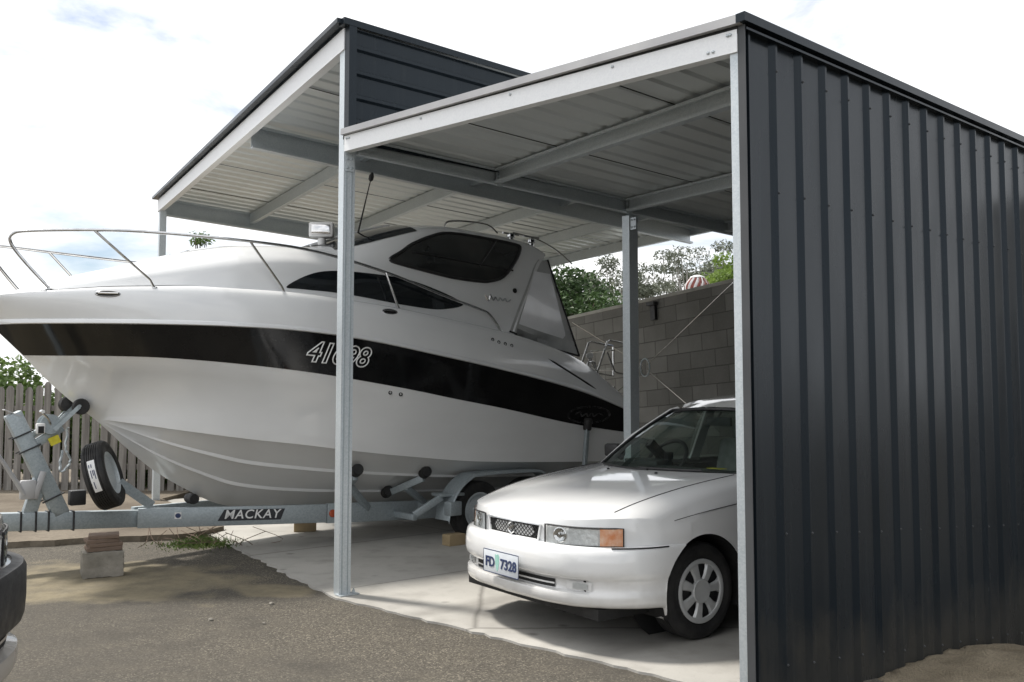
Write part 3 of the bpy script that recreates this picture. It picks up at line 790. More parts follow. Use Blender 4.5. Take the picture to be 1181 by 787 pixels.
# registration number, maker's oval, script
def on_skin(parent, name, vf, mat, u0, w0, surf, rot=0.0, off=.006, flip=-1, sides=(1,)):
    vs, fs = vf
    for sg in sides:
        q = MB(); c, s_ = cos(rot), sin(rot)
        q.add([V(u0 + flip * sg * (x * c - y * s_), sg * (surf(u0 + flip * sg * (x * c - y * s_), w0 + x * s_ + y * c) + off + z), w0 + x * s_ + y * c) for x, y, z in vs], fs)
        q.build(name, mat, parent)
on_skin(hull, 'registration_number', text_mesh('41698', .25, bold=.006, shear=.25, outline=.0065, spacing=.98), M_['white'], 1.325, 1.868, hull_v, rot=-.075, off=.008, sides=(1, -1))
for a, b in ((.345, .098), (.325, .085)):
    el = [(-1.93 + a * cos(2 * pi * k / 32), 1.285 + b * sin(2 * pi * k / 32) - .05 * 0) for k in range(32)]
    edge_tube('maker_badge', el, .005 if a > .33 else .003, M_['badge'], hull, .006, hull_v, sides=(1,))
sq = [(-1.70, 1.295), (-1.78, 1.315), (-1.80, 1.27), (-1.88, 1.30), (-1.90, 1.265), (-1.97, 1.305), (-2.0, 1.265), (-2.08, 1.30), (-2.15, 1.275)]
q = MB(); q.tube([V(p.x, hull_v(p.x, p.z) + .006, p.z) for p in smoothpath([(u, 0, w) for u, w in sq], 4)], .008, 5); q.build('badge_script', M_['badge'], hull)
sq = [(-.60, 2.59), (-.64, 2.53), (-.67, 2.60), (-.71, 2.54), (-.74, 2.58), (-.78, 2.54), (-.81, 2.575), (-.85, 2.545), (-.88, 2.575), (-.91, 2.54), (-.96, 2.565)]
for sg in (1, -1):
    q = MB(); q.tube([V(p.x, sg * (cab_v(p.x, p.z) + .006), p.z) for p in smoothpath([(u, 0, w) for u, w in sq], 4)], .008, 5); q.build('cabin_script', M_['chrome'], cabin)
    q = MB(); q.lathe([(.028, 0), (.028, .012), (.018, .016)], (-1.04, sg * (cab_v(-1.04, 2.674) - .002), 2.674), (0, sg, 0), 14); q.build('vent_cap', M_['void'], cabin)
# small outlets through the skin
for u, w in ((-.509, 2.09), (-.589, 2.066), (-.678, 2.051), (-.769, 2.036), (.743, 1.528), (.628, 1.512)):
    q = MB(); v = hull_v(u, w); q.lathe([(.020, -.004), (.020, .006), (.012, .007), (.011, -.003)], (u, v, w), (0, 1, .15), 12); q.build('skin_fitting', M_['void'], hull)
for u in (3.23, .745):                                                 # flush pop-up cleats set in the topsides
    w0 = catmull(EDG, u)[1] - .045
    el = [(u + .085 * cos(2 * pi * k / 20), w0 + .024 * sin(2 * pi * k / 20)) for k in range(20)]
    for cl_, sg in zip(side_patch('cleat', el, M_['void'], boat, .0052, hull_v), (1, -1)):
        q = MB(); q.tube([V(a_, sg * (hull_v(a_, b_) + .006), b_) for a_, b_ in el + [el[0]]], .005, 6, caps=False); q.tube([V(u - .07 + .02 * k, sg * (hull_v(u - .07 + .02 * k, w0 + .006) + .014), w0 + .006) for k in range(8)], .009, 6); q.build('cleat_bar', M_['stainless'], cl_, smooth=True)
# bow eye
q = MB(); q.tube([V(3.22, .05, 1.54), V(3.27, .04, 1.55), V(3.29, .03, 1.575), V(3.27, .03, 1.60), V(3.22, .05, 1.60)], .010, 8); q.build('bow_eye', M_['stainless'], hull, smooth=True)
# long recess line on the quarter
for sg in (1, -1):
    q = MB(); q.tube([V(-1.296 - .0736 * k, sg * (hull_v(-1.296 - .0736 * k, 1.911 - .0336 * k) + .001), 1.911 - .0336 * k) for k in range(11)], [.002] + [.013] * 8 + [.010, .002], 6); q.build('moulded_slot', M_['void'], hull, smooth=True)

# bow rails
def bow_rail(sg):
    T = smoothpath([(3.60, sg * .44, 2.385), (3.77, sg * .41, 2.58), (3.885, sg * .40, 2.735), (3.88, sg * .43, 2.81), (3.77, sg * .50, 2.838), (3.34, sg * .74, 2.862), (2.91, sg * .89, 2.872), (2.11, sg * 1.02, 2.868), (1.47, sg * 1.04, 2.84), (.71, sg * 1.04, 2.715), (.07, sg * 1.05, 2.545), (-.44, sg * 1.07, 2.42), (-.58, sg * 1.08, 2.36), (-.74, sg * 1.09, 2.18)], 5)
    q = MB(); q.tube(T, .0135, 10); r = q.build('bow_rail', M_['stainless'], boat, smooth=True)
    for (a, va, za), (b, vb, zb) in (((3.34, .74, 2.86), (2.881, .86, 2.42)), ((2.11, 1.02, 2.866), (1.776, 1.04, 2.44)), ((.71, 1.04, 2.713), (.551, 1.07, 2.345))):
        q = MB(); q.tube([V(a, sg * va, za), V(b + .04, sg * vb, zb + .05), V(b, sg * vb, zb - .02)], .0115, 8); q.build('stanchion', M_['stainless'], r, smooth=True)
        q = MB(); q.lathe([(.034, 0), (.034, .008), (.018, .014)], (b, sg * vb, zb - .02), n=12); q.build('rail_foot', M_['stainless'], r, smooth=True)
    q = MB(); q.lathe([(.034, 0), (.034, .008), (.018, .014)], (3.60, sg * .44, 2.372), n=12); q.build('rail_foot', M_['stainless'], r, smooth=True)
bow_rail(1); bow_rail(-1)

# searchlight on the foredeck, antenna, roof rails
sx, sz = 1.02, 3.0
q = MB(); q.lathe([(.055, 0), (.055, .03), (.042, .04), (.040, .13), (.03, .14)], (sx, .30, sz - .02), n=16); spot = q.build('searchlight', M_['white'], boat, smooth=True)
q = MB(); Rm = Matrix.Rotation(radians(52), 3, 'Z'); q.box((sx, .30, sz + .20), (.13, .25, .16), Rm); q.build('lamp_housing', M_['white'], spot, bevel=.025)
q = MB(); q.box((sx + .068 * cos(radians(52)), .30 + .068 * sin(radians(52)), sz + .20), (.012, .19, .10), Rm); q.build('lamp_lens', M_['chrome'], spot, bevel=.006)
q = MB(); q.tube([V(.60, .30, 3.20), V(.44, .30, 3.84)], [.011, .005], 8); an = q.build('antenna', M_['plastic'], boat, smooth=True)
q = MB(); q.lathe([(.010, 0), (.026, .02), (.028, .06), (.012, .10)], (.45, .30, 3.80), (-.25, 0, 1), 12); q.build('antenna_tip', M_['plastic'], an, smooth=True)
for sg in (1, -1):
    q = MB(); q.tube(smoothpath([(-.30, sg * .62, 3.36), (-.36, sg * .62, 3.42), (-.6, sg * .62, 3.45), (-.9, sg * .62, 3.45), (-1.05, sg * .62, 3.37)], 4), .010, 8); q.build('roof_rail', M_['stainless'], boat, smooth=True)
    for u in (-1.3, -1.62):
        q = MB(); q.lathe([(.03, 0), (.03, .05), (.05, .06), (.05, .09), (.02, .11)], (u, sg * .56, 3.30 - (.03 if u < -1.4 else 0)), n=12); q.tube([V(u - .12, sg * .56, 3.40), V(u + .12, sg * .56, 3.40)], .012, 8); q.build('rod_holder', M_['stainless'], boat, smooth=True)
q = MB(); q.tube(smoothpath([(-1.3, .60, 3.41), (-1.65, .62, 3.37), (-2.0, .6, 3.27), (-2.3, .55, 3.14)], 4), .009, 8); q.build('outrigger_pole', M_['stainless'], boat, smooth=True)

# canvas enclosure round the cockpit
def drop(w):                                                                               # aft edge of the enclosure
    return -1.66 - (3.10 - w) / 1.12 * .40
def canv_pt(sg, k, w):
    a = rear_u(w) + .07 if w > 1.99 else rear_u(2.0) + .07; b = drop(w); u = a + (b - a) * k
    v0 = cab_v(max(-1.75, a), max(2.05, w)) + .004; v1 = .80 + (3.10 - w) * .10
    return V(u, sg * (v0 + (v1 - v0) * k + .0), w)
def canv_low(k): return 2.21 - .235 * k
cv = MB(); wv = []
for sg in (1, -1):
    cv.grid([[canv_pt(sg, k / 10, canv_low(k / 10) + (3.08 - canv_low(k / 10)) * j / 14) for k in range(11)] for j in range(15)])
ends = [[V(drop(w) - .10 * (1 - (2 * j / 12 - 1) ** 2), (.80 + (3.10 - w) * .10) * (2 * j / 12 - 1), w) for j in range(13)] for w in [1.98 + 1.12 * i / 10 for i in range(11)]]
cv.grid(ends)
can = cv.build('canvas_enclosure', M_['canvas'], boat, smooth=True, merge=.004)
for sg in (1, -1):
    q = MB(); q.grid([[canv_pt(sg, .10 + .78 * k / 8, max(canv_low(k / 8) + .06, 2.30 - .14 * k / 8) + (2.93 - 2.30 + .14 * k / 8) * j / 10) + V(0, sg * .006, 0) for k in range(9)] for j in range(11)]); q.build('clear_window', varied('cloudy_vinyl', (.70, .71, .73), (.86, .87, .89), 1.4, (.10, .22), coat=.3, lo=.3, hi=.6) if sg == 1 else M_['canvas'], can, smooth=True)
    q = MB(); q.tube([canv_pt(sg, k / 10, canv_low(k / 10)) + V(0, sg * .006, 0) for k in range(11)], .011, 6); q.build('canvas_piping', M_['plastic'], can, smooth=True)
    q = MB(); q.tube([V(drop(w), sg * (.805 + (3.10 - w) * .10), w) for w in (3.10, 2.7, 2.3, 1.98)], .012, 6); q.build('canvas_piping', M_['plastic'], can, smooth=True)
# swim platform, stern rails and ladder
q = MB(); q.box((-3.0, 0, .95), (.65, 2.0, .08)); q.build('swim_platform', M_['gel'], boat, bevel=.03)
for sg in (1, -1):
    q = MB(); q.tube(smoothpath([(-2.12, sg * .99, 1.83), (-2.14, sg * .99, 1.90), (-2.24, sg * .99, 1.90), (-2.27, sg * .99, 1.80)], 4), .011, 8); q.build('stern_cleat', M_['stainless'], boat, smooth=True)
for v in (.35, .0):
    q = MB(); q.tube([V(-2.72, v, 1.45), V(-2.98, v, 1.90), V(-3.13, v, 2.22), V(-3.17, v, 2.235), V(-3.6, v, 2.19)], .013, 8); q.tube([V(-3.12, v, 2.08), V(-3.26, v, 1.83), V(-3.30, v, 1.81), V(-3.6, v, 1.78), V(-3.6, v, 2.19)], .013, 8); q.build('stern_rail', M_['stainless'], boat, smooth=True)
q = MB()
for z in (1.62, 1.85, 2.10): q.tube([V(-3.15, .02, z), V(-3.15, .45, z)], .012, 8)
q.build('boarding_ladder', M_['stainless'], boat, smooth=True)
q = MB(); q.tube([V(-2.62, .55, 1.5), V(-2.60, .55, 1.98)], .014, 8); q.lathe([(.02, 0), (.045, .02), (.045, .06), (.02, .08)], (-2.60, .55, 1.97), n=12); q.build('stern_lamp', M_['white'], boat, smooth=True)
# sterndrive leg
q = MB(); q.box((-2.95, 0, .55), (.45, .22, .5)); q.box((-3.0, 0, .30), (.16, .06, .5)); q.build('drive_leg', M_['plastic'], boat, bevel=.03)

# ------------------------------------------------------------------ trailer
GD = M_['galv_dull']
tl = thing('boat_trailer', 'galvanised boat trailer with spare wheel propped on blocks under the cruiser', 'trailer', tuple(BO), BR)
DBZ = lambda u: .295 + (u - 2.66) * .055                                                      # underside of the drawbar
m = MB(); m.bar((5.1, 0, DBZ(5.1) + .078), (2.50, 0, DBZ(2.5) + .078), .10, .152); m.build('drawbar', GD, tl, bevel=.008)
RL = [(2.72, .075, .30, .17), (1.08, .58, .255, .185), (.03, .60, .20, .20), (-2.5, .60, .16, .18)]
m = {}
for sg in (1, -1):
    q = MB()
    for (a, va, za, ha), (b, vb, zb, hb) in zip(RL, RL[1:]): q.bar((a, sg * va, za + ha / 2), (b, sg * vb, zb + hb / 2), .055, (ha + hb) / 2)
    m[sg] = q.build('chassis_rail', GD, tl, bevel=.006)
rail = m[1]
m = MB(); m.bar((2.66, .055, .285), (2.66, .055, .475), .02, .06); m.bar((2.66, -.055, .285), (2.66, -.055, .475), .02, .06); m.build('rail_gusset', GD, tl)
for u, w in ((1.0, 1.2), (.05, 1.22), (-.8, 1.22), (-1.5, 1.22), (-2.4, 1.22)):
    q = MB(); q.bar((u, -w / 2, .30), (u, w / 2, .30), .06, .09); q.build('crossmember', GD, tl)
q = MB(); q.bar((.23, .635, .19), (.23, .635, .475), .03, .03); q.build('rail_upright', GD, tl)
# maker's decal and a reflector on the near rail
def on_rail(vf, name, mat, u, z, off, zrot=0.0):
    f = (2.72 - u) / (2.72 - 1.08); v = .075 + (.58 - .075) * f + .029 + off
    d = V(-(2.72 - 1.08), .58 - .075, -.045).normalized(); nrm = V(d.y, -d.x, 0).normalized(); nrm = nrm if nrm.y > 0 else -nrm
    q = MB(); up = V(0, 0, 1)
    q.add([V(u, v, z) + d * x + up * y + nrm * zz_ for x, y, zz_ in vf[0]], vf[1]); q.build(name, mat, rail)
para = [(-.31, -.052), (.27, -.052), (.31, .052), (-.25, .052)]
on_rail(([(x, y, 0) for x, y in para] + [(x, y, .002) for x, y in para], [(0, 1, 2, 3), (4, 5, 6, 7), (0, 1, 5, 4), (1, 2, 6, 5), (2, 3, 7, 6), (3, 0, 4, 7)]), 'rail_decal', M_['blackink'], 1.77, .372, .002)
on_rail(text_mesh('MACKAY', .118, bold=.0012, shear=.22, spacing=1.1), 'decal_lettering', M_['white'], 1.77, .374, .006)
on_rail(([(x, y, z) for z in (0, .003) for x, y in ((-.03, -.03), (.03, -.03), (.03, .03), (-.03, .03))], [(0, 1, 2, 3), (4, 5, 6, 7), (0, 1, 5, 4), (1, 2, 6, 5), (2, 3, 7, 6), (3, 0, 4, 7)]), 'safety_sticker', M_['white'], 2.40, .395, .002)
on_rail(([(.025 * cos(2 * pi * k / 14), .022 * sin(2 * pi * k / 14), z) for z in (0, .002) for k in range(14)], [tuple(range(14)), tuple(range(14, 28))] + [(k, (k + 1) % 14, 14 + (k + 1) % 14, 14 + k) for k in range(14)]), 'safety_sticker', M_['ink'], 2.40, .395, .005)
q = MB(); q.lathe([(.038, 0), (.038, .012), (.030, .016)], (1.03, .612, .345), (0, 1, 0), 16); q.build('reflector', M_['red'], rail, smooth=True)
# keel and bilge rollers on arms
def roller(c, ax, r=.055, L=.13, par=tl, prof=None):
    q = MB(); c = V(*c); a = V(*ax).normalized()
    q.lathe(prof or [(.02, -L / 2), (r * .9, -L / 2), (r, -L * .3), (r * .92, 0), (r, L * .3), (r * .9, L / 2), (.02, L / 2)], c, a, 20); return q.build('roller', M_['rubber'], par, smooth=True)
for sg in (1, -1):
    for u0, (u1, v1, z1), (u2, v2, z2) in ((.62, (.93, .90, .775), (.86, .50, .555)), (-.08, (.13, .90, .715), (.33, .50, .50)), (-1.9, (-1.9, .9, .63), (-1.7, .5, .45))):
        q = MB(); q.bar((u2, sg * v2, z2 - .02), (u1 - .0, sg * (v1 - .03), z1 - .06), .055, .07); q.bar((u0, sg * .6, .36), ((u1 + u2) / 2, sg * .7, (z1 + z2) / 2 - .05), .06, .06); arm = q.build('roller_arm', GD, tl, bevel=.006)
        for p in ((u1, v1, z1), (u2, v2, z2)): roller((p[0], sg * p[1], p[2]), (.25, sg * 1, .35), .058, .12, arm)
for u in (2.2, 1.2, .2, -.9, -2.2): roller((u, 0, .30 if u < 1.8 else .52), (0, 1, 0), .05, .16)
# bow roller pair on its fork
br_ = roller((3.235, .085, 1.40), (0, 1, 0), .0, .0, tl, [(.012, -.045), (.055, -.045), (.068, -.02), (.072, .02), (.066, .045), (.03, .05), (.012, .04)])
roller((3.30, -.085, 1.42), (0, 1, 0), .0, .0, tl, [(.012, -.06), (.066, -.05), (.05, 0), (.066, .05), (.012, .06)])
q = MB()
for v in (.03, -.03, .14, -.14): q.bar((3.44, v * .6, 1.20), (3.26, v, 1.40), .012, .035)
q.tube([V(3.26, -.16, 1.405), V(3.26, .16, 1.405)], .014, 8); q.build('roller_fork', GD, tl)
# winch post, arm and winch
q = MB(); q.bar((3.345, 0, .46), (3.755, 0, 1.345), .10, .135, up=(1, 0, .4)); wp = q.build('winch_post', GD, tl, bevel=.012)
q = MB(); q.box((3.757, 0, 1.348), (.139, .104, .008), Matrix.Rotation(radians(-25), 3, 'Y')); q.build('end_cap', M_['flash'], wp)
def ubolt(u, z, par, ax):
    q = MB(); a = V(*ax).normalized(); s_ = V(0, 1, 0); w_ = a.cross(s_).normalized()
    c = V(u, 0, z); q.tube([c + s_ * .058 - w_ * .10, c + s_ * .058 + w_ * .085, c - s_ * .058 + w_ * .085, c - s_ * .058 - w_ * .10], .007, 6); q.build('u_bolt', M_['plastic'], par)
for k in (.18, .66, .80): ubolt(3.345 + .41 * k, .46 + .885 * k, wp, (.41, 0, .885))
q = MB(); q.bar((3.60, 0, 1.06), (3.36, 0, 1.22), .07, .07); q.bar((3.60, 0, 1.16), (3.44, 0, 1.24), .05, .05); wa = q.build('winch_arm', GD, tl, bevel=.006)
q = MB(); q.lathe([(.085, -.06), (.085, -.052), (.05, -.05), (.05, .05), (.085, .052), (.085, .06)], (3.47, .02, 1.25), (0, 1, 0), 20); wd = q.build('winch_drum', GD, wa, smooth=True)
q = MB(); q.lathe([(.062, -.045), (.065, 0), (.062, .045)], (3.455, .03, 1.235), (0, 1, 0), 18); q.build('winch_strap', M_['yellow'], wd, smooth=True)
q = MB(); q.box((3.43, .055, 1.11), (.085, .02, .07), Matrix.Rotation(radians(25), 3, 'Y')); q.build('winch_strap', M_['yellow'], wa)
q = MB(); q.box((3.55, .08, 1.215), (.07, .05, .09)); q.build('winch_bracket', M_['white'], wa, bevel=.01)
q = MB(); q.box((3.55, .107, 1.205), (.045, .006, .06)); q.build('bracket_hole', M_['void'], wa)
q = MB(); q.tube([V(3.47, .08, 1.25), V(3.50, .12, 1.30), V(3.56, .13, 1.36)], .009, 8); q.tube([V(3.56, .13, 1.36), V(3.56, .20, 1.36)], .016, 8); q.build('winch_handle', M_['chrome'], wa, smooth=True)
q = MB(); pts = smoothpath([(3.33, .05, 1.22), (3.34, .07, 1.05), (3.30, .06, .92), (3.37, .05, .84), (3.36, .03, 1.02)], 6); q.tube([p + V(random.uniform(-.008, .008), random.uniform(-.01, .01), 0) for p in pts], .011, 5); q.build('safety_chain', M_['galv'], wa)
# jockey bracket, brake lever and clamps at the front
q = MB(); q.bar((3.60, .0, .49), (3.50, .0, .86), .08, .11, up=(1, 0, .3)); q.build('jockey_bracket', GD, tl, bevel=.008)
q = MB(); q.box((3.63, .07, .70), (.12, .06, .16)); q.bar((3.58, .085, .62), (3.515, .085, .85), .03, .05, up=(1, 0, .3)); jk = q.build('clamp_block', M_['flash'], tl, bevel=.01)
q = MB(); q.tube([V(3.66, .09, .66), V(3.71, .09, .75), V(3.90, .09, 1.06)], [.018, .02, .013], 8); q.build('brake_lever', M_['flash'], jk, smooth=True)
for u in (3.67, 3.555, 3.455, 3.255):
    z = DBZ(u) - .004; q = MB(); q.tube([V(u, .056, z + .162), V(u, .057, z), V(u, -.057, z), V(u, -.056, z + .162), V(u, .056, z + .162)], .008, 6); q.build('u_bolt', M_['plastic'], tl)
q = MB(); q.box((3.22, .0, .60), (.13, .10, .13)); q.build('battery_box', M_['plastic'], tl, bevel=.01)
q = MB(); q.bar((3.14, .05, .47), (3.14, .05, .66), .02, .03); q.build('rail_upright', GD, tl)

def wheel(name, c, axis, R, W, rimR, parent, rim_kind='steel', ang=0.0):
    """tyre with grooved tread and a rim; axis points to the outer face"""
    c = V(*c); a = V(*axis).normalized()
    w = bpy.data.objects.new(name, None); w.empty_display_size = .1
    if parent is not None: w.parent = parent
    COL.objects.link(w)
    h = W / 2; prof = [(rimR, -h * .80), (rimR + .012, -h * .92), (R * .86, -h), (R * .95, -h * .90), (R * .985, -h * .72)]
    for k in range(-3, 4):
        x = h * .2 * k
        prof += [(R, x - h * .075), (R, x + h * .055), (R - .009, x + h * .065), (R - .009, x + h * .115)]
    prof = prof[:-2] + [(R * .985, h * .74), (R * .95, h * .90), (R * .86, h), (R * .80, h * .995), (R * .79, h * .975), (rimR + .012, h * .92), (rimR, h * .80)]
    q = MB(); q.lathe(prof, c, a, 48, close=True); q.build('tyre', M_['rubber'], w, smooth=True, angle=35)
    return w, c, a, h
def steel_rim(w, c, a, h, R, mat):
    q = MB(); q.lathe([(R + .004, -h * .8), (R + .006, h * .86), (R - .006, h * .90), (R - .014, h * .80), (R - .03, h * .45), (R * .80, h * .35), (R * .72, h * .52), (R * .42, h * .62), (R * .36, h * .50), (R * .33, h * .55), (.0, h * .58)], c, a, 40); q.build('rim', mat, w, smooth=True, angle=35)
for sg in (1, -1):
    for u in (-.42, -1.12):
        w, c, a, h = wheel('wheel', (u, sg * 1.03, .305), (0, sg, 0), .305, .18, .185, tl); steel_rim(w, c, a, h, .185, M_['galv'])
    pf = [(.02, .24), (-.02, .40), (-.12, .56), (-.26, .665), (-.42, .70), (-1.12, .70), (-1.28, .665), (-1.42, .56), (-1.52, .40), (-1.56, .24)]
    q = MB(); q.grid([[V(u, sg * .92, z), V(u, sg * 1.16, z), V(u - (.0 if i else 0), sg * 1.17, z - .03)] for i, (u, z) in enumerate([(p.x, p.z) for p in smoothpath([(u, 0, z) for u, z in pf], 4)])]); q.build('fender', GD, tl, smooth=True, solid=.006)
    q = MB(); q.bar((.30, sg * .95, .30), (.02, sg * 1.04, .47), .05, .07); q.bar((.06, sg * 1.0, .49), (-.22, sg * 1.02, .49), .20, .03); q.bar((.3, sg * .60, .28), (.3, sg * .98, .28), .05, .06); q.build('fender_step', GD, tl, bevel=.006)
    q = MB(); q.bar((.02, sg * 1.14, .36), (-.12, sg * 1.14, .36), .12, .14); q.build('spring_hanger', GD, tl, bevel=.01)
    for u in (-.42, -1.12):
        q = MB(); q.bar((u, sg * .5, .30), (u, sg * .97, .30), .06, .06); q.build('axle', GD, tl)
    q = MB(); q.bar((-1.75, sg * .62, .30), (-1.75, sg * 1.28, .30), .06, .06); q.bar((-1.75, sg * 1.27, .28), (-1.84, sg * 1.27, 1.16), .04, .05); gp = q.build('guide_post', GD, tl, bevel=.006)
    roller((-1.85, sg * 1.265, 1.18), (0, .15, 1), .05, .13, gp)
# spare wheel on its bracket, standing beside the drawbar
sw, c, a, h = wheel('spare_wheel', (0, 0, 0), (0, 0, 1), .300, .185, .190, tl)
q = MB(); q.lathe([(.194, -h * .8), (.196, h * .80), (.188, h * .86), (.180, h * .70), (.165, h * .55), (.0, h * .52)], c, a, 40); q.build('rim', M_['galv'], sw, smooth=True, angle=35)
sw.rotation_mode = 'QUATERNION'
sw.rotation_quaternion = V(-.83, .48, .30).normalized().to_track_quat('Z', 'Y')
sw.location = (3.06, .20, .80)
# paper label wrapped on the tread
q = MB(); q.grid([[V(.3025 * cos(a), .3025 * sin(a), z) for z in (-.03, -.01, .01, .03)] for a in [radians(150 + 6 * i) for i in range(10)]])
lab = q.build('paper_label', M_['white'], sw, smooth=True, solid=.001)
for i_, (a0, a1, z_) in enumerate(((157, 163, -.018), (157, 163, .0), (167, 180, -.012), (167, 176, .004), (167, 182, .016), (186, 198, -.01))):
    q = MB(); q.grid([[V(.3050 * cos(a), .3050 * sin(a), z) for z in (z_ - .0035, z_ + .0035)] for a in [radians(a0 + (a1 - a0) * k / 4) for k in range(5)]]); q.build('label_print', M_['ink'], lab)
q = MB(); q.bar((2.90, .12, .72), (2.60, .10, .49), .015, .085); q.build('wheel_bracket', GD, tl)

# ------------------------------------------------------- blocks and chocks
fb_ = thing('footing_block', 'rough concrete block under the trailer drawbar', 'concrete block', (-3.42, 7.70, 0), radians(28))
bm = bmesh.new(); bmesh.ops.create_cube(bm, size=1.0); bmesh.ops.scale(bm, vec=(.32, .25, .21), verts=bm.verts); bmesh.ops.subdivide_edges(bm, edges=bm.edges[:], cuts=7, use_grid_fill=True)
r_ = random.Random(2)
for v in bm.verts:
    k = 1.0 if max(abs(v.co.x) / .16, abs(v.co.y) / .125, abs(v.co.z) / .105) < .99 else 1.0
    edge_ = sum(1 for a, b in ((abs(v.co.x), .16), (abs(v.co.y), .125), (abs(v.co.z), .105)) if a > b * .9)
    v.co += V(r_.uniform(-1, 1), r_.uniform(-1, 1), r_.uniform(-1, 1)) * (.004 if edge_ < 2 else .006)
    if edge_ >= 2: v.co *= .965
q = MB(); q.add([v.co + V(0, 0, .105) for v in bm.verts], [tuple(v.index for v in f.verts) for f in bm.faces]); bm.free(); blk = q.build('footing', M_['cblock'], fb_, smooth=True, angle=50)
rnd = random.Random(5); z = .212
for i, h in enumerate((.035, .03, .032, .03)):
    lab_ = ['reddish timber offcut lowest in the pile on the concrete block', 'timber offcut second from the bottom of the pile on the block', 'timber offcut third from the bottom of the pile on the block', 'top timber offcut wedged straight under the trailer drawbar'][i]
    q = MB(); q.box((0, 0, h / 2), (.27 - .012 * i, .20, h)); t = q.build('timber_offcut', M_['brick'], None, bevel=.004)
    t.location = (-3.42 + rnd.uniform(-.012, .012), 7.70 + rnd.uniform(-.012, .012), z); t.rotation_euler = (0, 0, radians(28 + rnd.uniform(-6, 6))); z += h + .001
    tag(t, lab_, 'timber offcut', 'timber packing under the drawbar')
q = MB(); q.box((0, 0, .05), (.24, .12, .10)); c = q.build('wheel_chock', M_['pine'], None, bevel=.006); c.location = (-2.28, 10.14, .014); c.rotation_euler = (0, 0, .25)
tag(c, 'pale timber chock seen under the drawbar left of the front post', 'wheel chock', 'timber wheel chocks')
q = MB(); q.box((0, 0, .055), (.20, .13, .11)); c = q.build('wheel_chock', M_['pine'], None, bevel=.006); c.location = (-.58, 9.20, .014); c.rotation_euler = (0, 0, .7)
tag(c, 'timber chock wedged in front of the trailer tyre beside the white car', 'wheel chock', 'timber wheel chocks')
